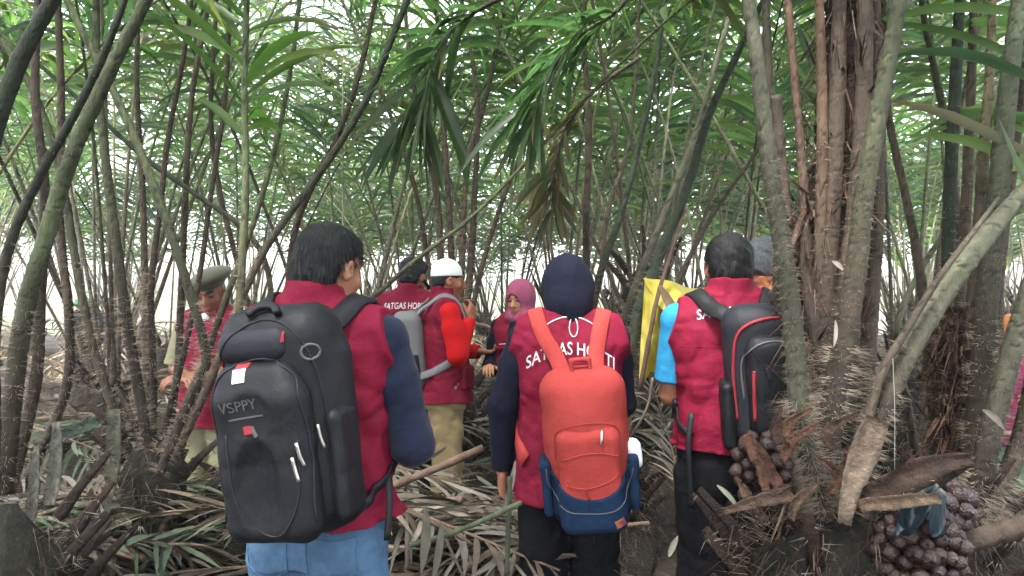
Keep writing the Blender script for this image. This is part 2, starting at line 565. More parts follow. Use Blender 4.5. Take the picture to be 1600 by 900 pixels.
# ------------------------------------------------------------------ people
HEADZ = 1.575     # centre of the head in a 1.70 m figure
def head_prims(face=True, jaw=1.0):
    P = [ell((0, -.012, .03), (.074, .094, .088), .02),
         ell((0, .022, -.038), (.058 * jaw, .070, .080), .035),
         ell((0, .068, -.098), (.026, .022, .018), .025)]
    if face:
        P += [ell((0, .078, .034), (.050, .016, .012), .014),
              cone((0, .086, .022), (0, .108, -.024), .008, .0135, .010),
              ell((.012, .098, -.028), (.009, .010, .008), .006), ell((-.012, .098, -.028), (.009, .010, .008), .006),
              ell((.032, .100, .012), (.019, .016, .012), .012, 's'), ell((-.032, .100, .012), (.019, .016, .012), .012, 's'),
              ell((.031, .076, .010), (.0145, .0125, .0115), .003), ell((-.031, .076, .010), (.0145, .0125, .0115), .003),
              ell((.042, .058, -.022), (.022, .022, .020), .02), ell((-.042, .058, -.022), (.022, .022, .020), .02),
              ell((0, .088, -.057), (.023, .011, .0055), .005), ell((0, .087, -.068), (.020, .011, .006), .004)]
    for s in (-1, 1):
        P += [ell((s * .078, -.004, -.004), (.008, .019, .031), .006, R=rotm(-8, 0, -s * 22)),
              ell((s * .086, .002, .000), (.006, .010, .017), .004, 's', R=rotm(-8, 0, -s * 22))]
    return P

def hand_prims(W, d, nrmv, side, curl=0.6, spread=0.12, s=1.0):
    """palm, four fingers and thumb: W wrist, d direction, nrmv palm normal (the side the fingers close to), side +-1 thumb side"""
    d = nrm(d); n_ = nrm(nrmv - d * np.dot(nrmv, d)); l = np.cross(d, n_) * side
    P = []
    Rm = np.stack([l, n_, d], 1)
    P.append(box(W + d * .048 * s, (.040 * s, .014 * s, .050 * s), .013 * s, .012, R=Rm))
    for i, (o, ln) in enumerate(((.030, .070), (.010, .080), (-.011, .074), (-.031, .058))):
        q = W + d * .092 * s + l * o * s
        dd = nrm(d + l * o * 3 * spread)
        cu = curl * (1 + 0.12 * i)
        for sg, (fr, r0, r1) in enumerate(((.45, .0092, .0085), (.30, .0085, .008), (.25, .008, .0066))):
            ang = cu * (0.7 if sg == 0 else 1.0)
            dd = nrm(dd * math.cos(ang) + n_ * math.sin(ang) - dd * 0)
            e = q + dd * ln * fr * s
            P.append(cone(q, e, r0 * s, r1 * s, .004))
            q = e
            n_2 = nrm(n_ - dd * np.dot(n_, dd))
            # keep curling round the same axis
            dd = nrm(dd * math.cos(0.25 * cu) + n_2 * math.sin(0.25 * cu))
    q = W + d * .022 * s + l * .036 * s
    t1 = nrm(d * .75 + l * .65 + n_ * .35)
    e = q + t1 * .040 * s
    P.append(cone(q, e, .014 * s, .011 * s, .010))
    t2 = nrm(d * .9 + l * .1 + n_ * (.35 + curl * .4))
    P.append(cone(e, e + t2 * .032 * s, .0105 * s, .0085 * s, .004))
    return P

class Figure:
    def __init__(self, name_label, x, y, heading, H, arms, head=(0, 0, 0), skin=(.30, .13, .07), h=0.006, face=True,
                 cat='person', lean=0.0, hands=(True, True), z=0.0, curl=(0.7, 0.7), brow=(0.02, 0.015, 0.012), palm=None, wid=1.0):
        self.s = H / 1.70
        self.loc, self.rz = (x, y, z), R_(heading)
        self.root = empty('person', self.loc, self.rz, self.s)
        tag(self.root, name_label, cat)
        self.h = h
        self.wid = wid
        self.arms = [(np.array(a, float), np.array(b, float), np.array(c_, float)) for a, b, c_ in arms]   # (shoulder, elbow, wrist) right(+x), left
        self.HR = rotm(*head)
        self.piv = np.array([0, -.01, 1.49])
        self.hoff = self.piv + self.HR @ (np.array([0, .012, HEADZ]) - self.piv)
        hp = xform(head_prims(face), self.HR, self.hoff)
        nb = self.hoff + self.HR @ np.array([0, -.018, -.06])
        P = [loft([(.84, 0, 0, .13, .095), (.95, 0, 0, .145, .10), (1.08, 0, 0, .135, .095), (1.25, 0, 0, .15, .10), (1.36, 0, 0, .15, .09), (1.44, 0, -.01, .08, .06)], .03),
             cone((0, -.015, 1.40), nb, .060, .054, .03)]
        for i, (S, E, W) in enumerate(self.arms):
            P += [cone((S[0] * .5, 0, 1.38), S, .055, .045, .03), cone(S, E, .044, .038, .02), cone(E, E + (W - E) * .35, .038, .037, .015), cone(E + (W - E) * .35, W, .037, .025, .015)]
            if hands[i]:
                d = W - E
                pn = np.array(palm[i], float) if palm and palm[i] is not None else np.array([(-1 if i == 0 else 1) * .6, .2, -.6])
                P += hand_prims(W, d, pn, (1 if i == 0 else -1), curl[i])
        for s_ in (-1, 1):
            P += [cone((s_ * .085, 0, .86), (s_ * .095, .012, .47), .082, .055, .03), cone((s_ * .095, .012, .47), (s_ * .10, -.01, .09), .052, .036, .02),
                  ell((s_ * .105, .05, .045), (.042, .12, .035), .02)]
        P += hp
        V, Q = solid(P, h)
        # colour: skin with darker brows, lips, eyes
        L = (V - self.hoff) @ self.HR
        C = np.tile(np.array(skin), (len(V), 1))
        C *= (1 + 0.05 * np.sin(V[:, [2]] * 60))
        if face:
            ax, ay, az = np.abs(L[:, 0]), L[:, 1], L[:, 2]
            near = (np.abs(L) < .14).all(1)
            lips = near & (ay > .075) & (az < -.050) & (az > -.076) & (ax < .024)
            C[lips] = np.array(skin) * .7 + np.array((.18, .02, .03)) * .5
            br = near & (ay > .06) & (np.abs(az - .036) < .007) & (ax > .014) & (ax < .052)
            C[br] = brow
            ey = near & (ay > .06) & (np.abs(az - .008) < .0065) & (ax > .019) & (ax < .045)
            C[ey] = np.array((.02, .012, .01))
        self.body = obj('body', mesh_from('body', V, Q, C), M_skin, self.root)

    def part(self, name, prims, mat, h=None, post=None, label=None):
        V, Q = solid(prims, h or self.h, post)
        o = obj(name, mesh_from(name, V, Q), mat, self.root)
        if label: o['label'] = label
        return o

    def headp(self, prims):
        return xform(prims, self.HR, self.hoff)

    def vest(self, mat=M_vest, hem=.80, name='vest', seed=1, wid=None, amp=.0055, armhole=.205, collar=True, flare=0.0):
        wd = wid or self.wid
        P = [loft([(hem, 0, 0, (.200 + flare) * wd, .150 + flare), (.95, 0, 0, .192 * wd, .145), (1.10, 0, 0, .186 * wd, .138), (1.25, 0, 0, .196 * wd, .140),
                   (1.36, 0, -.005, .205 * wd, .125), (1.42, 0, -.008, .165 * wd, .095), (1.465, 0, -.01, .085, .072)], .02, p=2.4)]
        for s_ in (-1, 1):
            P.append(cone((s_ * .07, -.008, 1.435), (s_ * .195 * wd, -.002, 1.385), .062, .070, .035))
        if collar:
            P.append(loft([(1.42, 0, -.012, .086, .084), (1.47, 0, -.010, .077, .076), (1.525, 0, -.004, .071, .073)], .012, p=2.0))
            P.append(loft([(1.485, 0, -.004, .060, .062), (1.56, 0, -.002, .062, .064)], .004, 's', p=2.0))
        ff = folds(amp, 26, seed, (1, 1, .5))
        f2 = folds(amp * .35, 70, seed + 50, (1, 1, 1))
        ah = armhole * wd
        def post(F, X, Y, Z):
            F = f2(ff(F, X, Y, Z), X, Y, Z)
            c1 = ((np.abs(X) - ah) + .30 * (Z - 1.38)) * .95
            F = np.maximum(F, c1)
            return np.maximum(F, hem + .004 * np.sin(X * 20 + seed) + .01 * np.sin(Y * 9 + seed) - Z)
        o = self.part(name, P, mat, post=post)
        self.vest_o = o
        me = o.data
        self.bvh = BVHTree.FromPolygons([v.co[:] for v in me.vertices], [tuple(p.vertices) for p in me.polygons])
        return o

    def sleeve(self, i, mat, frac=2.0, r=1.0, name='sleeve', seed=3, amp=.004):
        """frac 2 = long sleeve, below 1 = short (fraction of the upper arm)"""
        S, E, W = self.arms[i]
        P = [cone((S[0] * .6, 0, S[2]), S, .050 * r, .055 * r, .03)]
        if frac >= 1:
            P.append(cone(S, S * .6 + E * .4, .055 * r, .059 * r, .02)); P.append(cone(S * .6 + E * .4, E, .059 * r, .053 * r, .02))
            P.append(cone(E, W, .052 * r, .040 * r, .03, cuts=[(W - nrm(W - E) * .005, W - E)]))
        else:
            e = S + (E - S) * frac
            P.append(cone(S, e + (E - S) * .2, .056 * r, .062 * r, .02, cuts=[(e, E - S)]))
        ah = .205 * self.wid - .010
        ff = folds(amp * .30, 60, seed + i, (1, 1, 1))
        def post(F, X, Y, Z):
            return np.maximum(ff(F, X, Y, Z), np.minimum(ah - .006 - np.abs(X) - .30 * np.maximum(Z - 1.38, 0), Z - 1.345))
        return self.part(name, P, mat, post=post)

    def trousers(self, mat, r=1.0, top=.98, seed=5, name='trousers', amp=.005):
        P = [loft([(.80, 0, 0, .175 * r, .125 * r), (.92, 0, 0, .180 * r, .130 * r), (top, 0, 0, .165 * r, .120 * r)], .02)]
        for s_ in (-1, 1):
            P += [cone((s_ * .088, 0, .84), (s_ * .102, .015, .47), .102 * r, .080 * r, .02), cone((s_ * .102, .015, .47), (s_ * .108, -.01, .02), .080 * r, .070 * r, .02)]
            P.append(ell((s_ * .07, -.065, .86), (.085, .075, .09), .03))
        ff = folds(amp, 34, seed, (.7, .7, 1.2))
        return self.part(name, P, mat, post=lambda F, X, Y, Z: np.maximum(ff(F, X, Y, Z), .045 - Z))

    def shoes(self, mat=M_black):
        for s_ in (-1, 1):
            self.part('shoe', [ell((s_ * .108, .055, .05), (.052, .135, .05), .02, cuts=[((0, 0, .002), (0, 0, -1))])], mat, h=.008)

    def hair(self, mat=M_hair, low=-.055, front=.055, amp=.0025, strands=0, thick=1.0, seed=2, quiff=True):
        t_ = thick
        P = [ell((0, -.014, .036), (.082 * t_, .101 * t_, .095 * t_), .02), ell((0, -.045, -.02), (.070 * t_, .058 * t_, .060), .03),
             ell((0, .03, .078 * t_), (.058 * t_, .053 * t_, .038), .03)]
        P = self.headp(P if quiff else P[:2])
        HR, ho = self.HR, self.hoff
        ff = folds(amp, 90, seed, (1, 1, .4)); f3 = folds(amp * .6, 190, seed + 9, (1, 1, .3))
        def post(F, X, Y, Z):
            F = f3(ff(F, X, Y, Z), X, Y, Z)
            x, y, z = X - ho[0], Y - ho[1], Z - ho[2]
            u = x * HR[0, 0] + y * HR[1, 0] + z * HR[2, 0]
            v = x * HR[0, 1] + y * HR[1, 1] + z * HR[2, 1]
            q = x * HR[0, 2] + y * HR[1, 2] + z * HR[2, 2]
            # hair line: low at the nape, round the ear, high at the forehead
            line = np.where(v < -.03, low, np.where(v < .03, .012 + (v + .03) * .3, front + (v - .03) * .1))
            line = line + .004 * np.sin(u * 160)
            return np.maximum(F, line - q)
        o = self.part('hair', P, mat, h=.0045, post=post)
        if strands:
            me = o.data
            rs = np.random.RandomState(seed)
            co = np.array([v.co[:] for v in me.vertices]); no = np.array([v.normal[:] for v in me.vertices])
            mb = MB()
            crown = ho + HR @ np.array([.02, -.05, .13])
            for k in rs.randint(0, len(co), strands):
                p, n_ = co[k], no[k]
                if (p - ho) @ HR[:, 2] < low + .02: continue
                d = p - crown
                d = d - n_ * (d @ n_); d = nrm(nrm(d) + np.array([0, 0, -.6]) + rs.randn(3) * .2)
                s_ = nrm(np.cross(d, n_)) * .0009
                l = .018 + .022 * rs.rand()
                a = p + n_ * .001; b = a + d * l * .5 + n_ * .0015; c_ = b + d * l * .5 - n_ * .001 + np.array([0, 0, -.003])
                mb.add([a - s_, a + s_, b + s_, b - s_, c_], [(0, 1, 2, 3), (3, 2, 4)], (.01, .01, .01))
            mb.build('hair_strand', mat, o)
        return o

    def project(self, x, z, out=.0015):
        hit = self.bvh.ray_cast(Vector((x, -1.0, z)), Vector((0, 1, 0)))
        return (np.array(hit[0]) + np.array(hit[1]) * out) if hit[0] is not None else np.array([x, -.14, z])

    def seam(self, x0, x1, z0, z1, r=.0016, n=24):
        mb = MB()
        tube(mb, [self.project(x0 + (x1 - x0) * t, z0 + (z1 - z0) * t, .0002) for t in np.linspace(0, 1, n)], r, (.2,) * 3, 5)
        return mb.build('seam', self.vest_o.data.materials[0], self.vest_o)

    def back_text(self, txt, width, height, zc, arch=0.0, mat=M_white, parent=None, xo=0.0):
        me = text_mesh(txt, height)
        co = np.array([v.co[:] for v in me.vertices])
        xm = (co[:, 0].max() + co[:, 0].min()) / 2
        sx = width / (co[:, 0].max() - co[:, 0].min())
        for v in me.vertices:
            x = (v.co.x - xm) * sx + xo
            z = zc + v.co.y - arch * x * x
            v.co = Vector(self.project(x, z, .002))
        return obj('lettering', me, mat, parent or self.vest_o)

def text_mesh(txt, height, bold=0.012):
    cu = bpy.data.curves.new('txt', 'FONT')
    cu.body = txt
    cu.size = height / 0.72
    cu.offset = bold * height
    cu.align_x = 'CENTER'
    cu.resolution_u = 3
    o = bpy.data.objects.new('txt', cu)
    COL.objects.link(o)
    dg = bpy.context.evaluated_depsgraph_get()
    dg.update()
    me = bpy.data.meshes.new_from_object(o.evaluated_get(dg))
    bpy.data.objects.remove(o)
    import bmesh
    bm = bmesh.new(); bm.from_mesh(me)
    bmesh.ops.triangulate(bm, faces=bm.faces[:])
    bmesh.ops.subdivide_edges(bm, edges=[e for e in bm.edges if e.calc_length() > height * .35], cuts=1, use_grid_fill=False)
    bm.to_mesh(me); bm.free()
    me.materials.clear()
    return me

def ribbon(mb, P, Nn, width, th, col=(.02, .02, .02)):
    """a flat band along P with face normals Nn"""
    P = np.asarray(P); T = np.gradient(P, axis=0)
    V = []
    wd = np.broadcast_to(np.asarray(width, float), (len(P),))
    for p, t, n_, w_ in zip(P, T, Nn, wd):
        s_ = nrm(np.cross(t, n_))
        for a, b in ((-1, 0), (-.85, 1), (.85, 1), (1, 0), (.85, -.3), (-.85, -.3)):
            V.append(p + s_ * w_ * .5 * a + n_ * th * b)
    F = []
    n = len(P)
    for i in range(n - 1):
        for j in range(6):
            k = (j + 1) % 6
            F.append((i * 6 + j, i * 6 + k, (i + 1) * 6 + k, (i + 1) * 6 + j))
    F.append(tuple(range(6))[::-1]); F.append(tuple((n - 1) * 6 + j for j in range(6)))
    mb.add(V, F, col)

def strap(fig, root, pts, width, mat, th=.008, name='shoulder_strap', hug=None, n=40):
    """band through pts; sticks to the vest wherever hug(i) is true"""
    P = catmull(pts, n)
    Pn, Nn = [], []
    for i, p in enumerate(P):
        loc, no, _, _ = fig.bvh.find_nearest(Vector(p))
        no = np.array(no); loc = np.array(loc)
        d = np.linalg.norm(p - loc)
        ins = np.dot(p - loc, no)
        if ins < .004 or d < .03:
            Pn.append(loc + no * .005)
        else:
            Pn.append(p)
        Nn.append(no)
    Pn, Nn = np.array(Pn), np.array(Nn)
    for _ in range(4):
        Pn[1:-1] = Pn[1:-1] * .5 + .25 * (Pn[:-2] + Pn[2:])
        Nn[1:-1] = Nn[1:-1] * .5 + .25 * (Nn[:-2] + Nn[2:])
    Nn /= np.linalg.norm(Nn, axis=1)[:, None]
    mb = MB()
    ribbon(mb, Pn, Nn, width, th)
    return mb.build(name, mat, root)

class Bag:
    """a rucksack on the back of fig; local frame: bag centre c, x right, y towards the wearer, z up, tilted"""
    def __init__(self, fig, label, c, rot=(0, 0, 0), group=None):
        self.fig = fig
        self.root = empty('backpack', fig.loc, fig.rz, fig.s)
        tag(self.root, label, 'backpack', group)
        self.c = np.array(c, float); self.R = rotm(*rot)
    def part(self, name, prims, mat, h=.006, post=None, parent=None):
        V, Q = solid(prims, h, post)
        V = V @ self.R.T + self.c
        o = obj(name, mesh_from(name, V, Q), mat, parent or self.root)
        return o
    def snap(self, o):
        me = o.data
        self.bvh = BVHTree.FromPolygons([v.co[:] for v in me.vertices], [tuple(p.vertices) for p in me.polygons])
    def on(self, x, z, out=.003):
        """point on the bag's outer face at bag coordinates x,z"""
        o = self.c + self.R @ np.array([x, -.6, z]); d = self.R @ np.array([0, 1., 0])
        hit = self.bvh.ray_cast(Vector(o), Vector(d))
        if hit[0] is None:
            return self.c + self.R @ np.array([x, -.08, z]), -d
        return np.array(hit[0]) + np.array(hit[1]) * out, np.array(hit[1])
    def line(self, name, pts, r, mat, n=40, out=.001, parent=None):
        Q = catmull([(a, b, 0) for a, b in pts], n)
        mb = MB()
        tube(mb, [self.on(q[0], q[1], out)[0] for q in Q], r, (.1, .1, .1), 6)
        return mb.build(name, mat, parent or self.root)
    def text(self, txt, x, z, height, mat, slant=0.0, name='lettering', width=None, parent=None):
        me = text_mesh(txt, height)
        cs, sn = math.cos(slant), math.sin(slant)
        for v in me.vertices:
            a, b = v.co.x, v.co.y
            v.co = Vector(self.on(x + a * cs - b * sn, z + a * sn + b * cs, .002)[0])
        return obj(name, me, mat, parent or self.root)
    def patch(self, name, x, z, wd, hg, mat, slant=0.0, out=.0025, n=4, parent=None):
        V, F = [], []
        cs, sn = math.cos(slant), math.sin(slant)
        for lay in (out, -.001):
            for i in range(n + 1):
                for j in range(n + 1):
                    a, b = (i / n - .5) * wd, (j / n - .5) * hg
                    V.append(self.on(x + a * cs - b * sn, z + a * sn + b * cs, lay)[0])
        m = (n + 1) ** 2
        for i in range(n):
            for j in range(n):
                a = i * (n + 1) + j
                F.append((a, a + n + 1, a + n + 2, a + 1))
                F.append((m + a, m + a + 1, m + a + n + 2, m + a + n + 1))
        for i in range(n):
            for a, b in ((i, i + 1), (n * (n + 1) + i + 1, n * (n + 1) + i), ((i + 1) * (n + 1), i * (n + 1)), (i * (n + 1) + n, (i + 1) * (n + 1) + n)):
                F.append((a, b, m + b, m + a))
        return obj(name, mesh_from(name, V, F, None, False), mat, parent or self.root)

# ------------------------------------------------------------------ the people
SKIN = (.29, .125, .07)
SKIND = (.125, .050, .030)

# --- near man, black hair, navy sleeves, jeans
p1 = Figure('black-haired man nearest the camera, turned away, maroon vest, navy sleeves, blue jeans', -.515, 1.97, -9, 1.68,
            [((.185, 0, 1.385), (.252, .03, 1.10), (.15, .25, 1.12)), ((-.185, 0, 1.385), (-.25, .06, 1.12), (-.13, .27, 1.16))],
            head=(-14, 0, -22), skin=SKIN, h=.0055, face=True)
p1.trousers(M_jean, 1.0, seed=4, amp=.0045)
p1.shoes()
p1.vest(hem=.91, seed=21, wid=1.03, flare=.018, amp=.007)
p1.seam(-.19, .19, 1.315, 1.315); p1.sleeve(0, M_navy, r=1.03, seed=8, amp=.005); p1.sleeve(1, M_navy, r=1.08, seed=9)
p1.hair(strands=3200, low=-.07, front=.05, thick=.94)
p1.back_text('SATGAS HORTI', .26, .036, 1.40, 1.0, xo=-.055)
for s_ in (-1, 1):   # jeans back pockets
    mb = MB()
    tr = [c_ for c_ in p1.root.children if c_.name.startswith('trousers')][0]
    tb = BVHTree.FromPolygons([v.co[:] for v in tr.data.vertices], [tuple(p.vertices) for p in tr.data.polygons])
    path = []
    for (a, b) in ((-.06, .89), (-.058, .80), (0, .765), (.058, .80), (.06, .89), (-.06, .89)):
        path.append((s_ * .088 + a, b, 0))
    path = np.array([np.array(path[i]) * (1 - u) + np.array(path[i + 1]) * u for i in range(5) for u in np.linspace(0, .9, 8)])
    PP = []
    for q in path:
        hit = tb.ray_cast(Vector((q[0], -1, q[1])), Vector((0, 1, 0)))
        if hit[0]: PP.append(np.array(hit[0]) + np.array(hit[1]) * .001)
    tube(mb, PP, .0022, (.05, .1, .2), 5)
    mb.build('pocket_seam', M_jean, tr)

b1 = Bag(p1, 'big black laptop backpack with grey lettering, worn by the nearest man', (.03, -.245, 1.205), (4, -5, -4))
body = b1.part('main_compartment', [box((0, .02, 0), (.138, .085, .270), .07, .03), box((0, .04, -.03), (.150, .05, .22), .05, .03)], M_nylon, post=folds(.002, 40, 3))
b1.snap(body)
fp = b1.part('front_pocket', [box((-.012, -.075, -.075), (.115, .045, .185), .044, .02), box((-.02, -.07, .09), (.095, .04, .06), .038, .03),
                               ell((-.02, -.12, -.13), (.05, .02, .11), .02, 's'), ell((-.02, -.122, .04), (.05, .008, .05), .01, 's')], M_nylon, post=folds(.0022, 44, 5))
b1.part('top_pocket', [box((-.03, -.035, .188), (.092, .045, .042), .036, .04)], M_nylon2, post=folds(.001, 50, 7))
b1.part('side_pocket', [box((.138, .0, -.10), (.018, .055, .13), .02, .02)], M_nylon, post=folds(.002, 40, 9))
b1.part('side_pocket', [box((-.138, .0, -.10), (.018, .055, .13), .02, .02)], M_nylon, post=folds(.002, 40, 10))
V_all = [body, fp] + [c_ for c_ in b1.root.children if c_.name.startswith('top_pocket')]
vs, fs, o_ = [], [], 0
for q in V_all:
    vs += [v.co[:] for v in q.data.vertices]; fs += [tuple(i + o_ for i in p.vertices) for p in q.data.polygons]; o_ = len(vs)
b1.bvh = BVHTree.FromPolygons(vs, fs)
b1.text('VSPPY', -.045, .052, .024, M_print, .10, parent=fp)
b1.patch('underline', -.030, .036, .085, .0035, M_print, .10, parent=fp)
b1.patch('red_emblem', -.030, .008, .020, .018, M_redtrim, .12, parent=fp)
b1.patch('emblem_wing', -.015, .004, .010, .026, M_print, .45, parent=fp)
b1.patch('white_label', -.045, .127, .030, .028, M_mask, .08)
b1.patch('red_label', -.042, .146, .030, .009, M_redtrim, .08)
b1.patch('red_tab', .052, .205, .006, .024, M_redtrim, -.2)
ring = [(.108 + .017 * math.cos(a), .165 + .017 * math.sin(a)) for a in np.linspace(0, 2 * math.pi, 9)]
b1.line('ring_emblem', ring, .0035, M_print)
b1.line('zip', [(-.125, -.18), (-.13, .08), (-.09, .20), (0, .245), (.09, .20), (.122, .05), (.120, -.20)], .0028, M_nylon2, 60)
b1.line('zip', [(-.118, -.20), (-.122, .0), (-.10, .12), (-.01, .16), (.078, .12), (.10, 0), (.10, -.21)], .0028, M_nylon2, 60)
b1.line('panel_seam', [(-.085, .0), (-.078, -.15), (-.03, -.225), (.03, -.225), (.075, -.15), (.085, -.02)], .0022, M_nylon2, 50)
for (a, b) in ((.082, -.055), (.072, -.085), (.105, -.03)):
    b1.line('zip_pull', [(a, b + .03), (a + .003, b), (a + .008, b - .025)], .0042, M_metal, 8, .006)
b1.patch('white_tag', .135, -.055, .011, .028, M_white, -.1)
b1.line('grab_handle', [(-.04, .25), (-.02, .262), (.02, .262), (.04, .25)], .010, M_nylon, 12, .012)
for s_ in (-1, 1):
    strap(p1, b1.root, [(s_ * .075 - .02, -.20, 1.395), (s_ * .09, -.15, 1.425), (s_ * .115, -.07, 1.47), (s_ * .125, .02, 1.475), (s_ * .13, .10, 1.40), (s_ * .14, .15, 1.28), (s_ * .17, .12, 1.15), (s_ * .20, .03, 1.06)], .062, M_nylon, .010)
    strap(p1, b1.root, [(s_ * .20, .03, 1.06), (s_ * .205, -.03, 1.03), (s_ * .19, -.12, .99), (s_ * .14, -.17, .96)], .026, M_nylon, .004, 'webbing')
mb = MB(); ribbon(mb, catmull([(.205, -.03, 1.03), (.222, -.07, .97), (.222, -.09, .88)], 10), [nrm((.6, -.8, 0))] * 10, .018, .003); mb.build('loose_webbing', M_nylon, b1.root)

# --- far man with his back turned, behind the white cap man
p3 = Figure('black-haired man in lettered maroon vest, back turned, beside the white cap', -.655, 4.75, -8, 1.70,
            [((.185, 0, 1.385), (.25, .05, 1.10), (.15, .27, 1.15)), ((-.185, 0, 1.385), (-.25, .05, 1.10), (-.15, .27, 1.15))],
            head=(-12, 0, -25), skin=SKIN, h=.008, face=False)
p3.trousers(M_black, seed=6); p3.shoes(); p3.vest(hem=.80, seed=22, wid=1.08)
p3.sleeve(0, M_vest, r=1.05, seed=12); p3.sleeve(1, M_vest, r=1.05, seed=12)
p3.hair(low=-.06, strands=300); p3.back_text('SATGAS HORTI', .27, .040, 1.37, .3)
mb = MB(); tube(mb, [p3.hoff + p3.HR @ np.array(q) for q in ((.085, .0, -.02), (.09, .05, -.05), (.05, .10, -.05))], .012, (.02,) * 3, 6); mb.build('black_mask', M_black, p3.root)

# --- man in the white cap, bright red sleeves
p4 = Figure('man in a white knit cap, bright red sleeves, khaki trousers, hand at his mouth', -.415, 4.55, -78, 1.67,
            [((.185, .01, 1.375), (.245, .05, 1.125), (.13, .135, 1.335)), ((-.185, 0, 1.375), (-.22, .05, 1.11), (-.10, .24, 1.115))],
            head=(-8, 0, 2), skin=(.26, .095, .055), h=.0048, curl=(.95, .65), palm=[(-.7, -.6, .1), (.1, .2, 1)])
p4.trousers(M_khaki, 1.03, seed=14, amp=.006); p4.shoes(); p4.vest(hem=.825, seed=33, wid=.98, flare=.02)
for i in (0, 1): p4.sleeve(i, M_red, r=1.12, seed=15, amp=.003)
p4.hair(mat=M_hair, low=-.06, front=.02, thick=.95, amp=.0005, quiff=False)
HRc = p4.HR
p4.part('cap', p4.headp([ell((0, -.018, .040), (.086, .100, .100), .01, cuts=[((0, -.1, .014), (0, .17, -1))])]), M_cap, h=.005)
p4.part('vest_pocket', [box((.125, .115, .98), (.06, .03, .07), .012, .01, R=rotm(0, 0, -38))], M_vest, h=.006, post=folds(.002, 40, 5))
b4 = Bag(p4, 'grey backpack on the back of the man in the white cap', (-.01, -.235, 1.14), (6, 0, 0))
bb = b4.part('main_compartment', [box((0, .02, 0), (.14, .085, .24), .06, .03)], M_baggrey, h=.008, post=folds(.004, 30, 3)); b4.snap(bb)
b4.part('front_pocket', [box((0, -.07, -.08), (.11, .035, .13), .03, .02)], M_baggrey, h=.008, post=folds(.003, 30, 4))
b4.part('side_pocket', [box((.14, .0, -.12), (.016, .06, .10), .014, .02)], M_nylon2, h=.007)
b4.part('white_tag', [box((.158, -.01, -.03), (.006, .03, .014), .005, .004)], M_white, h=.004)
b4.line('zip', [(-.12, -.1), (-.12, .1), (0, .22), (.12, .1), (.12, -.1)], .004, M_nylon)
for s_ in (-1, 1):
    strap(p4, b4.root, [(s_ * .08, -.18, 1.36), (s_ * .10, -.13, 1.42), (s_ * .12, -.05, 1.475), (s_ * .13, .04, 1.465), (s_ * .14, .12, 1.36), (s_ * .15, .14, 1.22), (s_ * .20, .05, 1.10), (s_ * .19, -.08, 1.03), (s_ * .13, -.17, .99), (s_ * .10, -.2, .98)], .050, M_baggrey, .009)

# --- woman in the pink hijab, facing us
def pink_hijab(f, mat, seed=3):
    P = f.headp([ell((0, -.012, .018), (.098, .118, .126), .02), ell((0, .01, -.085), (.082, .092, .075), .04)])
    P += [ell((0, .03, 1.445), (.115, .095, .060), .04)]
    P += f.headp([ell((0, .125, -.018), (.056, .075, .078), .012, 's')])
    return f.part('hijab', P, mat, h=.005, post=folds(.003, 60, seed, (1, 1, 1)))
p5 = Figure('woman in a dusty pink hijab facing the camera', .065, 4.62, 152, 1.545,
            [((.175, 0, 1.38), (.235, .02, 1.10), (.13, .23, 1.12)), ((-.175, 0, 1.38), (-.22, .04, 1.10), (-.10, .24, 1.15))],
            head=(-10, 0, -4), skin=(.36, .17, .10), h=.0045, curl=(.6, .6), palm=[(0, -.1, -1), (0, -.1, -1)], wid=.94)
p5.trousers(M_navy2, seed=16); p5.shoes(); p5.vest(hem=.80, seed=36, wid=.92, collar=False)
for i in (0, 1): p5.sleeve(i, M_navy2, r=1.08, seed=17)
pink_hijab(p5, M_pink)
p5.part('shirt_front', [ell((0, .10, 1.33), (.055, .055, .11), .02)], M_navy2)
for s_ in (-1, 1):
    p5.part('pocket_flap', [box((s_ * .095, .128, 1.24), (.045, .014, .012), .006, .004)], M_vest)
    mb = MB(); tube(mb, [(s_ * .05, .145, 1.275), (s_ * .10, .150, 1.27)], .003, (.8,) * 3, 5); mb.build('piping', M_white, p5.vest_o)

# --- woman in the dark hijab, red backpack
p6 = Figure('woman in a black hijab, maroon vest and black trousers seen from behind at the centre', .21, 2.72, -2, 1.625,
            [((.172, 0, 1.375), (.205, .06, 1.12), (.08, .27, 1.16)), ((-.175, 0, 1.375), (-.255, -.01, 1.12), (-.26, .03, .86))],
            head=(-26, 0, 4), skin=SKIN, h=.006, face=False, wid=.93)
p6.trousers(M_black, 1.05, seed=18, amp=.006); p6.shoes()
p6.vest(hem=.775, seed=44, wid=.99, flare=.012, amp=.0055, armhole=.222)
for i in (0, 1): p6.sleeve(i, M_navy2, r=1.02, seed=19, amp=.005)
P = p6.headp([ell((0, -.014, .015), (.100, .122, .128), .02), ell((0, -.025, -.075), (.086, .094, .085), .04)]) + [cone((0, -.02, 1.50), (0, -.02, 1.455), .080, .070, .03)]
P += p6.headp([ell((0, .135, -.018), (.056, .075, .078), .012, 's')])
p6.part('hijab', P, M_navy2, h=.005, post=folds(.0022, 34, 8, (1, .3, 1.2)))
p6.back_text('SATGAS HORTI', .325, .047, 1.325, 2.2)
p6.seam(-.19, -.12, 1.22, 1.21); p6.seam(.12, .19, 1.21, 1.22)
mb = MB(); tube(mb, [p6.project(x, 1.462 - 4 * x * x, .002) for x in np.linspace(-.085, .085, 14)], .0028, (.8,) * 3, 5); mb.build('piping', M_white, p6.vest_o)
mb = MB(); tube(mb, [p6.project(.012 + .014 * math.sin(a) * (1 + .2 * math.sin(a / 2)), 1.424 + .036 * math.cos(a), .003) for a in np.linspace(0, 6.1, 22)], .0022, (.8,) * 3, 5); mb.build('hanging_loop', M_white, p6.vest_o)
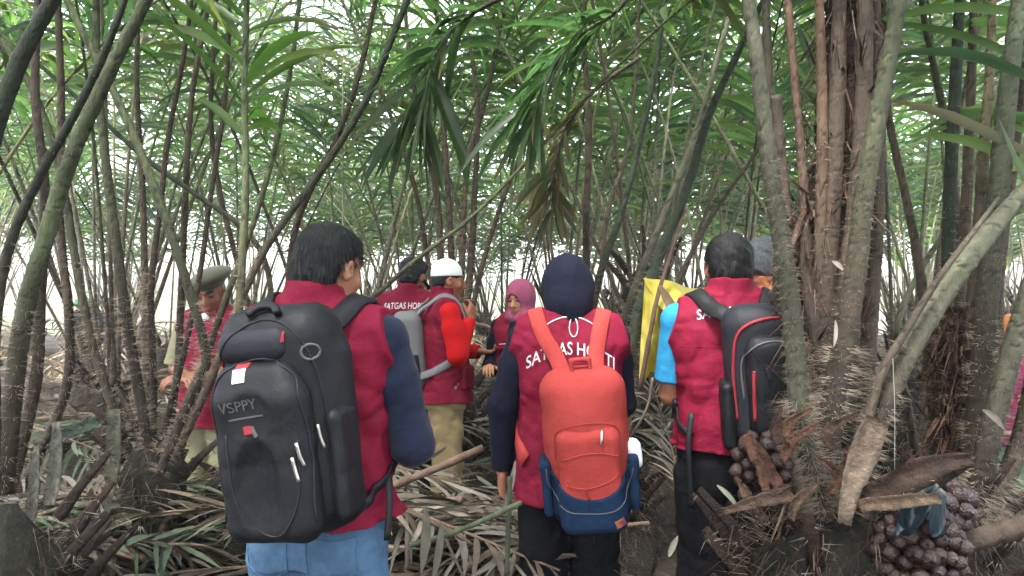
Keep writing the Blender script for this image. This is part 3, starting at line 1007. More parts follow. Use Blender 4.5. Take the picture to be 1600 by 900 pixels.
b6 = Bag(p6, 'coral red and navy canvas backpack worn by the woman in the black hijab', (.055, -.235, .985), (7, -5, 0))
bb = b6.part('main_compartment', [box((0, .02, .035), (.150, .085, .275), .085, .03), ell((0, -.04, .03), (.125, .085, .25), .03)], M_bagred, h=.0055, post=folds(.0035, 26, 31))
b6.snap(bb)
fp6 = b6.part('front_pocket', [box((0, -.10, -.02), (.105, .035, .14), .034, .015)], M_bagred, h=.0055, post=folds(.003, 30, 12))
V_, Q_ = None, None
def low_post(F, X, Y, Z):
    F = folds(.003, 28, 33)(F, X, Y, Z)
    return np.maximum(F, Z - (-.115 + .11 * np.clip(np.abs(X) / .15, 0, 1.3) ** 2.2))
b6.part('bottom_panel', [box((0, .02, .01), (.158, .090, .262), .085, .03), ell((0, -.045, .0), (.133, .095, .245), .03), box((0, -.10, -.12), (.112, .042, .125), .04, .02)], M_bagnavy, h=.0055, post=low_post)
for s_ in (-1, 1):
    b6.part('side_pocket', [box((s_ * .152, .0, -.10), (.016, .06, .10), .014, .02)], M_bagnavy, post=folds(.003, 30, 8))
vs, fs, o_ = [], [], 0
for q in b6.root.children:
    vs += [v.co[:] for v in q.data.vertices]; fs += [tuple(i + o_ for i in p.vertices) for p in q.data.polygons]; o_ = len(vs)
b6.bvh = BVHTree.FromPolygons(vs, fs)
b6.line('zip', [(-.115, .02), (-.10, .115), (0, .145), (.10, .115), (.115, .02)], .0022, M_bagred, 40)
b6.line('pocket_seam', [(-.095, .03), (-.03, .045), (.04, .045), (.095, .03)], .0024, M_bagred, 30)
b6.line('zip', [(-.085, -.06), (-.02, -.075), (.06, -.055), (.095, -.03)], .0024, M_bagred, 30)
b6.line('zip_pull', [(.048, .118), (.044, .095), (.040, .080)], .005, M_metal, 8, .006)
b6.line('zip_pull', [(-.020, -.07), (-.016, -.095), (-.012, -.11)], .004, M_redtrim, 8, .006)
b6.line('white_cord', [(-.150, -.02), (-.145, -.08), (-.10, -.14), (-.02, -.16), (.07, -.155), (.13, -.10), (.150, -.04)], .0018, M_greytrim, 40)
b6.patch('leather_label', .085, -.20, .034, .026, M_plaid, .35)
b6.part('white_bottle_bag', [box((.165, .0, -.01), (.022, .03, .045), .012, .02)], M_mask, post=folds(.004, 60, 3))
b6.part('handle', [box((0, .0, .318), (.040, .012, .030), .010, .01), box((0, .0, .312), (.024, .05, .022), .01, .004, 's')], M_bagred, h=.004)
for s_ in (-1, 1):
    strap(p6, b6.root, [(s_ * .055 + .03, -.19, 1.25), (s_ * .075 + .02, -.16, 1.32), (s_ * .105, -.115, 1.40), (s_ * .125, -.04, 1.465), (s_ * .13, .05, 1.455), (s_ * .14, .12, 1.34), (s_ * .16, .13, 1.18), (s_ * .19, .03, 1.03), (s_ * .17, -.12, .93)], .062, M_bagred, .009)

# --- man in the light blue T-shirt
p7 = Figure('black-haired man with light blue T-shirt sleeve under his maroon vest, back turned', .775, 2.62, -4, 1.70,
            [((.185, 0, 1.385), (.24, .05, 1.12), (.14, .26, 1.16)), ((-.185, 0, 1.385), (-.205, .05, 1.115), (-.10, .26, 1.18))],
            head=(-13, 0, 2), skin=(.27, .115, .065), h=.0055, face=False, curl=(.8, .8))
p7.trousers(M_black, 1.0, seed=20); p7.shoes(); p7.vest(hem=.945, seed=55, wid=1.0, amp=.006)
for i in (0, 1): p7.sleeve(i, M_cyan, frac=.80, r=1.02, seed=21, amp=.003)
p7.hair(strands=2000, low=-.065, front=.05, thick=.97)
p7.back_text('SATGAS HORTI', .27, .034, 1.405, .8)
p7.seam(-.19, .19, 1.30, 1.30)
b7 = Bag(p7, 'black and grey backpack with red piping, worn by the light blue T-shirt man', (.07, -.215, 1.215), (5, -4, -6))
bb = b7.part('main_compartment', [box((0, .02, 0), (.132, .085, .235), .07, .03)], M_nylon2, post=folds(.002, 34, 3)); b7.snap(bb)
b7.part('front_pocket', [box((.015, -.075, -.02), (.088, .04, .165), .038, .02), ], M_nylon, post=folds(.002, 34, 4))
b7.part('side_pocket', [box((-.132, .0, -.12), (.020, .06, .11), .018, .02)], M_nylon, post=folds(.002, 34, 4))
vs, fs, o_ = [], [], 0
for q in b7.root.children:
    vs += [v.co[:] for v in q.data.vertices]; fs += [tuple(i + o_ for i in p.vertices) for p in q.data.polygons]; o_ = len(vs)
b7.bvh = BVHTree.FromPolygons(vs, fs)
b7.line('red_piping', [(-.108, -.13), (-.110, .05), (-.085, .16), (.0, .195), (.08, .18), (.115, .1)], .0055, M_redtrim, 60)
b7.line('red_piping', [(-.060, -.12), (-.058, .0), (-.055, .04)], .006, M_redtrim, 20)
b7.line('grey_piping', [(-.085, -.06), (-.085, .06), (-.04, .12), (.05, .125), (.11, .08)], .0035, M_greytrim, 40)
b7.line('zip_pull', [(-.02, .05), (-.015, .03), (-.012, .012)], .004, M_nylon2, 8, .006)
for s_ in (-1, 1):
    strap(p7, b7.root, [(s_ * .075 + .04, -.19, 1.40), (s_ * .09, -.14, 1.43), (s_ * .115, -.06, 1.47), (s_ * .13, .03, 1.465), (s_ * .135, .11, 1.38), (s_ * .15, .14, 1.26), (s_ * .18, .10, 1.13), (s_ * .20, .0, 1.07)], .058, M_nylon, .009)
    strap(p7, b7.root, [(s_ * .20, .0, 1.07), (s_ * .20, -.06, 1.03), (s_ * .17, -.13, 1.0)], .024, M_nylon, .004, 'webbing')
mb = MB(); ribbon(mb, catmull([(-.16, -.14, 1.08), (-.175, -.165, .98), (-.17, -.165, .86), (-.165, -.15, .76)], 14), [nrm((-.3, -1, 0))] * 14, .020, .003); mb.build('loose_webbing', M_nylon, b7.root)

# --- older man with grey hair
p8 = Figure('older grey-haired man in orange plaid, half hidden by thorny stems', 1.0, 3.02, -62, 1.72,
            [((.185, 0, 1.385), (.24, .08, 1.12), (.12, .28, 1.16)), ((-.185, 0, 1.385), (-.24, .05, 1.10), (-.12, .26, 1.14))],
            head=(-26, 0, 0), skin=SKIND, h=.006)
p8.trousers(M_black, seed=23); p8.shoes(); p8.vest(mat=M_plaid, name='shirt', hem=.86, seed=56)
for i in (0, 1): p8.sleeve(i, M_plaid, r=1.0, seed=24)
p8.hair(mat=M_grey, strands=0, low=-.05, front=.055)

# --- man in the beret
p9 = Figure('man in an olive beret with lowered white face mask among the stems', -1.62, 4.02, 166, 1.60,
            [((.185, 0, 1.375), (.225, .04, 1.13), (.02, .21, 1.11)), ((-.185, 0, 1.375), (-.22, .05, 1.12), (.0, .23, 1.10))],
            head=(-20, 6, 14), skin=(.22, .085, .05), h=.0055)
p9.trousers(M_olive, 1.05, seed=25); p9.shoes(); p9.vest(hem=.80, seed=57)
for i in (0, 1): p9.sleeve(i, M_olive if i == 0 else M_navy2, frac=.95, r=1.12, seed=26)
p9.part('beret', p9.headp([ell((-.022, -.01, .098), (.112, .125, .046), .02, R=rotm(0, 10, 0)), ell((0, -.012, .062), (.086, .104, .034), .03)]), M_beret, h=.006, post=folds(.003, 24, 2))
p9.part('face_mask', p9.headp([ell((.028, .080, -.118), (.030, .020, .034), .01)]), M_mask, h=.004)
mb = MB(); tube(mb, [p9.hoff + p9.HR @ np.array(q) for q in ((.04, .09, -.10), (.060, .068, -.03), (.072, .03, .03))], .002, (.8,) * 3, 5); mb.build('mask_string', M_mask, p9.root)

# --- two more, mostly hidden
p10 = Figure('person in magenta top and orange headscarf at the right edge', 2.90, 4.3, 150, 1.34,
             [((.175, 0, 1.38), (.22, .04, 1.10), (.12, .25, 1.12)), ((-.175, 0, 1.38), (-.22, .04, 1.10), (-.12, .25, 1.12))],
             head=(-15, 0, 0), skin=SKIN, h=.009)
p10.trousers(M_green, seed=27); p10.shoes(); p10.vest(mat=M_mag, name='tunic', hem=.75, collar=False)
for i in (0, 1): p10.sleeve(i, M_mag, seed=28)
pink_hijab(p10, M_orange)
p11 = Figure('distant person in a green hat, half hidden on the far left', -4.72, 8.1, -20, 1.40,
             [((.175, 0, 1.38), (.22, .04, 1.10), (.12, .25, 1.12)), ((-.175, 0, 1.38), (-.22, .04, 1.10), (-.12, .25, 1.12))],
             head=(-15, 0, 0), skin=SKIN, h=.011, face=False)
p11.trousers(M_black, seed=29); p11.shoes(); p11.vest(mat=M_navy2, name='jacket', hem=.80)
for i in (0, 1): p11.sleeve(i, M_navy2, seed=30)
p11.part('hat', p11.headp([ell((0, -.01, .045), (.105, .12, .085), .02), ell((0, -.01, .01), (.125, .14, .02), .02)]), M_green)

# ------------------------------------------------------------------ ground
MOUNDS = [(-.35, 3.1, .36, .8, .35), (-.25, 3.75, .50, .75, .38), (1.15, 5.3, .62, .7, .45), (-1.75, 3.0, .30, .9, .5), (-2.5, 4.5, .55, 1.1, .6), (-2.9, 5.8, .30, 1.4, .7),
          (.2, 6.6, .35, 1.3, .6), (-.15, 5.9, .40, .7, .5), (1.4, 4.9, .30, .8, .7), (-1.15, 2.45, .22, .55, .35), (2.4, 3.6, .35, .9, .6), (-4.8, 7.4, .55, 1.5, .5), (2.0, 7.5, .45, 2., .7), (-2, 8.5, .5, 2.2, .7)]
def ground_z(x, y):
    z = .03 * np.sin(x * 1.3 + 1) * np.cos(y * .9) + .02 * np.sin(x * 3.1) * np.sin(y * 2.7 + 2)
    for mx, my, hgt, sx, sy in MOUNDS:
        z = z + hgt * .9 * np.exp(-((x - mx) / sx) ** 2 - ((y - my) / sy) ** 2)
    return z * np.clip((40 - y) / 20, 0, 1)

xs = np.concatenate([-np.geomspace(400, 12, 14), np.linspace(-11.5, 11.5, 150), np.geomspace(12, 400, 14)])
ys = np.concatenate([-np.geomspace(100, 6, 8), np.linspace(-5, 18, 150), np.geomspace(19, 900, 20)])
GX, GY = np.meshgrid(xs, ys, indexing='ij')
GZ = ground_z(GX, GY) + .012 * nprs.randn(*GX.shape) * (np.abs(GX) < 11) * (GY < 18) * (GY > -5)
V = np.stack([GX.ravel(), GY.ravel(), GZ.ravel()], 1)
nyy = len(ys)
ii, jj = np.meshgrid(np.arange(len(xs) - 1), np.arange(nyy - 1), indexing='ij')
a = (ii * nyy + jj).ravel()
Q = np.stack([a, a + nyy, a + nyy + 1, a + 1], 1)
g = obj('ground', mesh_from('ground', V, Q), M_soil); tag(g, kind='structure')
# open grass field beyond the plantation
V = [(-500, 23, .03), (500, 23, .03), (500, 880, .03), (-500, 880, .03)]
g = obj('grass_field', mesh_from('grass_field', V, [(0, 1, 2, 3)]), M_field); tag(g, kind='structure')

# ------------------------------------------------------------------ palm fronds
GREENS = [(.088, .140, .062), (.105, .160, .070), (.065, .110, .065), (.125, .175, .065), (.055, .095, .060), (.13, .13, .07)]
def stem_cols(n, z0=0.0, brown=.35, rs=None, tone=1.0, kind='green'):
    """petiole colours: dark brown foot, grey-green above"""
    t = np.linspace(0, 1, n)[:, None]
    lo = np.array((.055, .042, .029)); hi = np.array({'green': (.085, .105, .050), 'grey': (.125, .13, .085), 'dark': (.022, .032, .020), 'tan': (.15, .135, .075), 'red': (.12, .062, .038), 'brown': (.070, .063, .042), 'pale': (.11, .13, .082)}[kind])
    k = np.clip((t - brown * .5) / max(brown, .01), 0, 1)
    return (lo * (1 - k) + hi * k) * tone

def blades(mb, P, t0, n, L, W, rs, droop=.7, cols=GREENS, seg=5, up=None, tone=1.0, ang=58):
    """leaflets in loose groups along both sides of the rachis P from fraction t0"""
    T, A, B = frames(P)
    m = len(P) - 1
    ts = t0 + (1 - t0) * (np.arange(n) + .5) / n
    for side in (-1, 1):
        for i, t in enumerate(ts):
            grp = (i // 4) * .8 % 1
            x = min(t + rs.randn() * .004, .999) * m
            k = int(x); u = x - k
            p = P[k] * (1 - u) + P[min(k + 1, m)] * u
            T0 = T[k]
            upv = np.array([0, 0, 1.]) if abs(T0[2]) < .92 else nrm(np.array([rs.randn() * .1 - T0[0], rs.randn() * .1 - T0[1], .2]))
            s = nrm(np.cross(T0, upv)) * side
            nn = nrm(np.cross(s, T0)) * side
            if nn[2] < 0: nn = -nn
            v = (t - t0) / (1 - t0)
            l = L * (.62 + .5 * math.sin(min(v * 1.5 + .25, 1.57)) - .45 * max(0, v - .6) / .4) * (.85 + .3 * rs.rand())
            a = R_(ang - 26 * v + rs.randn() * 7)
            d = T0 * math.cos(a) + s * math.sin(a) + nn * (rs.randn() * .18 + .12 + .1 * math.sin(grp * 9 + i))
            c_ = np.array(cols[rs.randint(len(cols))]) * (.75 + .5 * rs.rand()) * tone
            leaflet(mb, p, d, nn + s * rs.randn() * .25, l, W * (.75 + .5 * rs.rand()), c_, droop * (.6 + .8 * rs.rand()), seg, .22, rs.randn() * .25, rs,
                    tipcol=(.16, .12, .05) if rs.rand() < .25 else None)

def frond_path(L, th0, th1, rs, n=30, power=2.0):
    """curve in the XZ plane leaving the origin at th0 deg from vertical and ending at th1"""
    P = [np.zeros(3)]
    wob = rs.randn() * .03
    for i in range(n - 1):
        t = i / (n - 2)
        th = R_(th0 + (th1 - th0) * t ** power)
        y = wob * math.sin(t * 3)
        P.append(P[-1] + np.array([math.sin(th), y * .25, math.cos(th)]) * L / (n - 1))
    return np.array(P)

LIB = []       # (petiole mesh, blade mesh) pairs shared by the palms
def make_lib(k, near):
    rs = np.random.RandomState(100 + k + (50 if near else 0))
    L = 4.3 + 1.2 * rs.rand()
    P = frond_path(L, 4 + 12 * rs.rand(), 50 + 50 * rs.rand(), rs, 34 if near else 22, 2.1 + rs.rand() * .8)
    P = catmull(P, 96 if near else 22)
    n = len(P)
    rad = np.interp(np.linspace(0, 1, n), [0, .06, .45, 1], [.026, .014, .010, .003])
    kind = ['green', 'grey', 'green', 'tan', 'grey', 'dark', 'brown', 'green', 'grey', 'pale'][k % 10]
    if not near: kind = ['grey', 'tan', 'green', 'grey', 'tan', 'pale', 'brown', 'grey'][k % 8]
    mb = MB()
    tube(mb, P, rad, stem_cols(n, brown=.24, kind=kind, tone=1.3 if near else 1.5), 8 if near else 6, .07, rs=rs, scars=2 if near else 0)
    spines(mb, P, rad, 200 if near else 46, .0, .40, (.02, .06) if near else (.03, .07), .15, th=.0011 if near else .0022, rs=rs)
    pm = mb.mesh('frond')
    mb = MB()
    blades(mb, P, (.47 if near else .38) + rs.rand() * .05, 36 if near else 34, .70, .034 if near else .036, rs, 1.0, seg=5 if near else 4)
    lm = mb.mesh('leaflets')
    pm.materials.append(M_stem); lm.materials.append(M_leaf)
    return pm, lm
NLIB = [make_lib(k, True) for k in range(7)]
FLIB = [make_lib(k, False) for k in range(8)]
# hanging dead fronds
def make_dead(k):
    rs = np.random.RandomState(300 + k)
    P = frond_path(2.6 + rs.rand() * .8, 25 + 20 * rs.rand(), 165, rs, 24, 1.0)
    mb = MB()
    tube(mb, P, np.linspace(.022, .004, 24), (.16, .11, .07), 6, .15, rs=rs)
    pm = mb.mesh('dead_frond')
    mb = MB()
    blades(mb, P, .35, 20, .5, .045, rs, 1.3, cols=[(.22, .16, .10), (.16, .11, .07), (.27, .22, .16)], seg=4)
    lm = mb.mesh('dry_leaflets')
    pm.materials.append(M_stem); lm.materials.append(M_dry)
    return pm, lm
DEAD = [make_dead(k) for k in range(3)]

def make_trunk(k, h=.75, r=.17, near=False, fib=1):
    """short fibrous trunk with broken leaf bases and needles"""
    rs = np.random.RandomState(500 + k)
    mb = MB()
    n = 12
    P = np.array([[.03 * math.sin(i * .9 + k), .03 * math.cos(i * 1.1), -.08 + (h + .08) * i / (n - 1)] for i in range(n)])
    tube(mb, P, np.interp(np.linspace(0, 1, n), [0, .25, .8, 1], [r * 1.5, r, r * .85, r * .12]), (.022, .020, .015), 16, .3, rs=rs)
    for i in range((60 if fib > 1 else 24) if near else 30):
        z = h * rs.rand() ** .8; a = rs.rand() * 6.28
        o = np.array([math.cos(a), math.sin(a), 0]); p = o * r * .75 + np.array([0, 0, z])
        d = nrm(o * (.5 + .5 * rs.rand()) + np.array([0, 0, .9]))
        l = .10 + .22 * rs.rand()
        Q = np.array([p, p + d * l * .5, p + d * l + o * .02])
        c_ = [(.040, .024, .017), (.03, .02, .015), (.065, .046, .034), (.02, .014, .011)][rs.randint(4)]
        tube(mb, Q, [.026, .018, .004 + .010 * rs.rand()], c_, 6, .2, .45, rs)
        spines(mb, Q, [.03, .02, .01], 6, 0, 1, (.02, .06), .2, th=.0016, rs=rs)
    for i in range(int(900 * fib) if near else 160):   # fibres
        z = h * rs.rand(); a = rs.rand() * 6.28
        o = np.array([math.cos(a), math.sin(a), 0]); p = o * r * (.9 + .2 * rs.rand()) + np.array([0, 0, z])
        d = nrm(o * (.6 + rs.rand()) + np.array([rs.randn() * .4, rs.randn() * .4, rs.randn() * .6]))
        s = nrm(np.cross(d, (0.1, 0.2, 1))) * .0012
        q = p + d * .04 + np.array([0, 0, -.005]); e = q + d * (.03 + .07 * rs.rand()) + np.array([0, 0, -.02])
        mb.add([p - s, p + s, q + s, q - s, e], [(0, 1, 2, 3), (3, 2, 4)], np.array([(.085, .045, .028), (.15, .115, .08), (.045, .028, .02)][rs.randint(3)]))
    if near:
        spines(mb, P, r * 1.0, int(110 * fib), .1, 1, (.04, .11), -.2, th=.0010, rs=rs, col=(.26, .21, .15))
    me = mb.mesh('trunk')
    me.materials.append(M_bark)
    return me
TRUNKS = [make_trunk(k, .55 + .12 * k) for k in range(4)]
NTRUNKS = [make_trunk(10 + k, .6 + .1 * k, .18, True) for k in range(3)]

def fruit_mesh():
    V, F = [], []
    rows = [(0, 0), (.10, .35), (.30, .75), (.52, 1.0), (.74, .88), (.90, .5), (1.0, .06), (1.08, .0)]
    S = 10
    for t, r in rows:
        for j in range(S):
            a = j / S * 2 * math.pi
            V.append((.5 * r * math.cos(a), .5 * r * math.sin(a), t - .5))
    for i in range(len(rows) - 1):
        for j in range(S):
            k = (j + 1) % S
            F.append((i * S + j, i * S + k, (i + 1) * S + k, (i + 1) * S + j))
    me = mesh_from('fruit', V, F)
    me.materials.append(M_fruit)
    return me
FRUIT = fruit_mesh()
def fruit_cluster(parent, c, R, n, size, seed, core=True):
    rs = np.random.RandomState(seed)
    mb = MB()
    tube(mb, [np.array(c) + np.array([0, 0, R[2] * .8]), np.array(c), np.array(c) - np.array([0, 0, R[2] * .7])], [R[0] * .5, R[0] * .7, R[0] * .4], (.04, .025, .02), 10, .2, rs=rs)
    cl = mb.build('fruit_cluster', M_bark, parent)
    pts = []
    for i in range(n):
        v = 1 - 2 * (i + .5) / n
        a = i * 2.399963
        o = np.array([math.sqrt(1 - v * v) * math.cos(a), math.sqrt(1 - v * v) * math.sin(a), v]) + rs.randn(3) * .06
        o = nrm(o)
        p = np.array(c) + o * np.array(R) * (.95 + .1 * rs.rand())
        f = bpy.data.objects.new('fruit', FRUIT)
        link(f, cl)
        f.location = p
        s_ = size * (.8 + .4 * rs.rand())
        f.scale = (s_, s_, s_ * 1.12)
        f.rotation_euler = Vector(o).to_track_quat('Z', 'Y').to_euler()
    return cl

def add_frond(root, lib, rz, tilt, s, z=0.0, r=0.06, roll=0.0):
    pm, lm = lib
    a = bpy.data.objects.new(pm.name.split('.')[0], pm); link(a, root)
    a.location = (math.cos(rz) * r, math.sin(rz) * r, z)
    a.rotation_euler = Matrix.Rotation(rz, 3, 'Z').to_quaternion().to_matrix().to_euler()
    m = Matrix.Rotation(rz, 3, 'Z') @ Matrix.Rotation(tilt, 3, 'Y') @ Matrix.Rotation(roll, 3, 'Z')
    a.rotation_euler = m.to_euler()
    a.scale = (s, s, s)
    b = bpy.data.objects.new(lm.name.split('.')[0], lm); link(b, a)
    return a

def palm(x, y, label, group=None, n=12, near=False, s=1.0, seed=0, dead=1, avoid=None, th=None, fruit=False):
    rs = random.Random(1000 + seed)
    z = float(ground_z(np.float64(x), np.float64(y)))
    root = empty('salak_palm', (x, y, z), 0.0)
    tag(root, label, 'palm', group)
    tm = (NTRUNKS if near else TRUNKS)[seed % 3]
    t = bpy.data.objects.new('trunk', tm); link(t, root)
    t.rotation_euler = (0, 0, rs.random() * 6)
    t.scale = (1, 1, .8 + .5 * rs.random()) if near else (1.15, 1.15, 1.2 + .9 * rs.random())
    lib = NLIB if near else FLIB
    z0 = .25 + .25 * rs.random()
    for i in range(n):
        a = (i + rs.random() * .8) / n * 2 * math.pi * 2.4
        if avoid and any(abs((a - av + math.pi) % (2 * math.pi) - math.pi) < aw for av, aw in avoid):
            continue
        add_frond(root, lib[rs.randrange(len(lib))], a, R_(rs.uniform(-3, 14)), s * rs.uniform(.85, 1.12), z0 + rs.random() * .2, .05 + .06 * rs.random(), rs.uniform(-.4, .4))
    for i in range(dead):
        add_frond(root, DEAD[rs.randrange(3)], rs.random() * 6.28, R_(rs.uniform(0, 25)), rs.uniform(.7, 1.0), .35, .08)
    if fruit:
        fruit_cluster(root, (rs.uniform(-.12, .12), -.2, .35), (.09, .08, .12), 16, .05, seed)
    return root

# ------------------------------------------------------------------ hero palms: stems traced one by one
def hero_palm(base, label, z=None, trunk=None, near=True):
    root = empty('salak_palm', base)
    tag(root, label, 'palm')
    if trunk is not None:
        t = bpy.data.objects.new('trunk', trunk[0]); link(t, root)
        t.scale = trunk[1]
        t.rotation_euler = (0, 0, trunk[2] if len(trunk) > 2 else 0)
    return root

def hero_stem(root, pts, d, r0, r1, kind='green', spn=300, sp=(.02, .05), tone=1.0, ext=2.0, blade=True, sides=10, seed=0, brown=.2, d1=None, th=.0009, lean=None, rough=.08, bl=.6, t0=None, spr=(0, 1), leafcols=GREENS, fromz=None):
    """pts: photo pixels from foot to top; ext metres more beyond the frame, arching away with leaflets"""
    rs = np.random.RandomState(700 + seed)
    o = np.array(root.location)
    m = len(pts)
    W = [at(px, py, d + ((d1 if d1 is not None else d) - d) * i / (m - 1)) for i, (px, py) in enumerate(pts)]
    P = catmull(W, 26)
    Lv = np.linalg.norm(np.diff(P, axis=0), axis=1).sum()
    if ext > 0:
        t = nrm(P[-1] - P[-2]); ln = np.array(lean if lean is not None else (t[0] * .6, .6, -.2), float)
        E = [P[-1]]
        k = 18
        for i in range(k):
            t = nrm(t + ln * (.012 + .10 * (i / k) ** 1.3))
            if i > k * .5: t = nrm(t + np.array([0, 0, -.05]))
            E.append(E[-1] + t * ext / k)
        P = np.vstack([P, E[1:]])
    P = catmull(P[::2] if ext > 0 else P, int((Lv + ext) / (.014 if d < 2.6 else .024)))
    sides = 16 if d < 2.6 else sides
    roughk = .6
    n = len(P)
    fr = Lv / (Lv + ext)
    rad = np.interp(np.linspace(0, 1, n), [0, fr, 1], [r0 * .88, r1 * .82, .004 if ext > 0 else r1])
    mb = MB()
    C = stem_cols(n, brown=brown, kind=kind, tone=tone)
    C *= (1 + .25 * np.sin(np.linspace(0, 9 + seed % 5, n) + seed))[:, None]
    # leaf scars: slightly swollen rings
    tube(mb, P - o, rad * (1 + .015 * rs.randn(n)), C, sides, rough * .45, rs=rs, scars=3 if d < 2.6 else 2)
    if spn:
        spines(mb, P - o, rad, int(spn * .45), 0, .42 * fr, (sp[0] * 1.3, sp[1] * 1.5), .05, th=th, rs=rs, col=(.26, .22, .16))
        spines(mb, P - o, rad, int(spn * .22), .42 * fr, fr, (sp[0] * .5, sp[1] * .55), .3, th=th, rs=rs, col=(.20, .17, .12))
    st = mb.build('frond', M_stem, root)
    if blade:
        mb = MB()
        blades(mb, P - o, t0 if t0 is not None else max(fr + (1 - fr) * .3, .3), 34, bl, .036, rs, .8, cols=leafcols)
        mb.build('leaflets', M_leaf, st)
    return st
# thick clump at the right
rb = at(1290, 900, 2.15); rb[2] = 0.0
H1 = hero_palm(tuple(rb), 'thickest salak palm, bundle of thorny brown and green stems right of the light blue T-shirt', trunk=(make_trunk(30, .86, .24, True, 3), (1.05, .8, 1)))
hero_stem(H1, [(1290, 800), (1272, 740), (1250, 640), (1240, 520), (1225, 400), (1205, 280), (1186, 120), (1168, -10)], 2.02, .036, .030, 'grey', 1500, (.035, .055), seed=1, brown=.10, tone=.45, th=.0007, ext=1.9, lean=(-.5, .5, 0), d1=2.2)
hero_stem(H1, [(1310, 800), (1312, 700), (1285, 560), (1262, 440), (1256, 300), (1244, 150), (1230, -10)], 2.12, .034, .017, 'red', 160, (.02, .04), seed=2, brown=.6, ext=2.0, d1=2.35, lean=(-.4, .8, 0))
hero_stem(H1, [(1288, 800), (1290, 620), (1292, 450), (1300, 300), (1308, 150), (1312, -10)], 2.20, .048, .034, 'brown', 420, (.03, .07), seed=3, brown=1.6, ext=2.2, d1=2.25, lean=(.1, .9, 0))
hero_stem(H1, [(1300, 800), (1318, 620), (1328, 450), (1342, 300), (1350, 150), (1352, -10)], 2.16, .046, .034, 'brown', 420, (.03, .07), seed=4, brown=.9, ext=2.2, d1=2.2, lean=(.4, .8, 0), tone=1.15)
hero_stem(H1, [(1285, 810), (1300, 640), (1322, 520), (1340, 400), (1352, 290), (1378, 150), (1408, -10)], 2.06, .040, .032, 'green', 520, (.018, .04), seed=5, brown=.45, ext=2.0, d1=2.1, lean=(.6, .4, 0), tone=.62)
hero_stem(H1, [(1262, 800), (1300, 640), (1270, 560), (1245, 430), (1225, 300), (1212, 150)], 2.3, .03, .02, 'brown', 200, (.02, .05), seed=6, brown=1.0, ext=0, blade=False)
hero_stem(H1, [(1320, 800), (1345, 640), (1358, 500), (1368, 350), (1372, 180), (1366, -10)], 2.26, .036, .026, 'brown', 260, (.02, .05), seed=7, brown=1.0, ext=2.0, lean=(.3, .9, 0))
hero_stem(H1, [(1255, 800), (1230, 700), (1205, 600), (1214, 480), (1216, 330), (1200, 100), (1196, -10)], 2.4, .026, .018, 'dark', 240, (.02, .05), seed=8, brown=.6, ext=2.0)
def fibre_core(root, pts, d, r, seed):
    rs = np.random.RandomState(seed)
    o = np.array(root.location)
    P = catmull([at(x, y, d) for x, y in pts], 60) - o
    mb = MB()
    tube(mb, P, np.linspace(r, r * .5, 60), (.030, .019, .014), 18, .35, rs=rs)
    for i in range(1500):
        k = rs.randint(2, 58); a = rs.rand() * 6.28
        oo = np.array([math.cos(a), math.sin(a), 0]); p = P[k] + oo * r * (.75 + .3 * rs.rand())
        l = .03 + .16 * rs.rand() ** 2
        dd = nrm(np.array([rs.randn() * .22, rs.randn() * .22, -1 if rs.rand() < .5 else 1]) + oo * (.25 + .5 * rs.rand()))
        s_ = nrm(np.cross(dd, oo)) * (.0012 + .006 * rs.rand() ** 3)
        m_ = p + dd * l * .5; e = p + dd * l + oo * .01 * rs.randn() + np.array([0, 0, -.01])
        mb.add([p - s_, p + s_, m_ + s_, m_ - s_, e], [(0, 1, 2, 3), (3, 2, 4)], np.array([(.10, .055, .035), (.16, .12, .085), (.045, .028, .02), (.075, .042, .030)][rs.randint(4)]))
    spines(mb, P, r, 260, 0, 1, (.03, .09), .0, th=.0008, rs=rs, col=(.22, .17, .12))
    mb.build('fibre_core', M_bark, root)
fibre_core(H1, [(1290, 830), (1292, 600), (1300, 400), (1312, 200), (1325, -10)], 2.32, .10, 81)
fibre_core(H1, [(1245, 830), (1255, 600), (1262, 450), (1268, 300)], 2.30, .06, 83)
hero_stem(H1, [(1275, 800), (1280, 600), (1282, 400), (1285, 200), (1280, -10)], 2.22, .028, .020, 'red', 300, (.03, .06), seed=9, brown=.5, ext=2.0, lean=(-.1, .9, 0), tone=.8)
fruit_cluster(H1, np.array(at(1190, 735, 2.05)) - rb, (.065, .06, .09), 34, .040, 71)
def sheath(root, pts, d, wd, col, seed, name='leaf_sheath', mat=None, cup=.3):
    rs = np.random.RandomState(seed)
    o = np.array(root.location)
    P = catmull([at(x, y, dd) for (x, y), dd in zip(pts, d)], 16) - o
    T, A, B = frames(P)
    V, F, C = [], [], []
    for lay in (0, 1):
        for i, p in enumerate(P):
            w_ = np.interp(i / 15, np.linspace(0, 1, len(wd)), wd)
            for j in range(5):
                u = j / 2 - 1
                s_ = nrm(np.cross(T[i], (0, -1, .2)))
                q = p + s_ * u * w_ * .5 + np.array([0, 1, 0]) * (w_ * cup * (1 - u * u)) + rs.randn(3) * .0015
                V.append(q + np.array([0, .004 * lay, 0])); C.append(np.array(col) * (.7 + .6 * rs.rand()))
    for i in range(15):
        for j in range(4):
            a = i * 5 + j
            F.append((a, a + 1, a + 6, a + 5)); F.append((80 + a, 80 + a + 5, 80 + a + 6, 80 + a + 1))
    for i in range(15):
        F.append((i * 5, i * 5 + 5, 80 + i * 5 + 5, 80 + i * 5)); F.append((i * 5 + 4, 80 + i * 5 + 4, 80 + i * 5 + 9, i * 5 + 9))
    for e in (0, 15):
        for j in range(4):
            F.append((e * 5 + j, 80 + e * 5 + j, 80 + e * 5 + j + 1, e * 5 + j + 1))
    mb = MB(); mb.add(V, F, C)
    return mb.build(name, mat or M_bark, root)
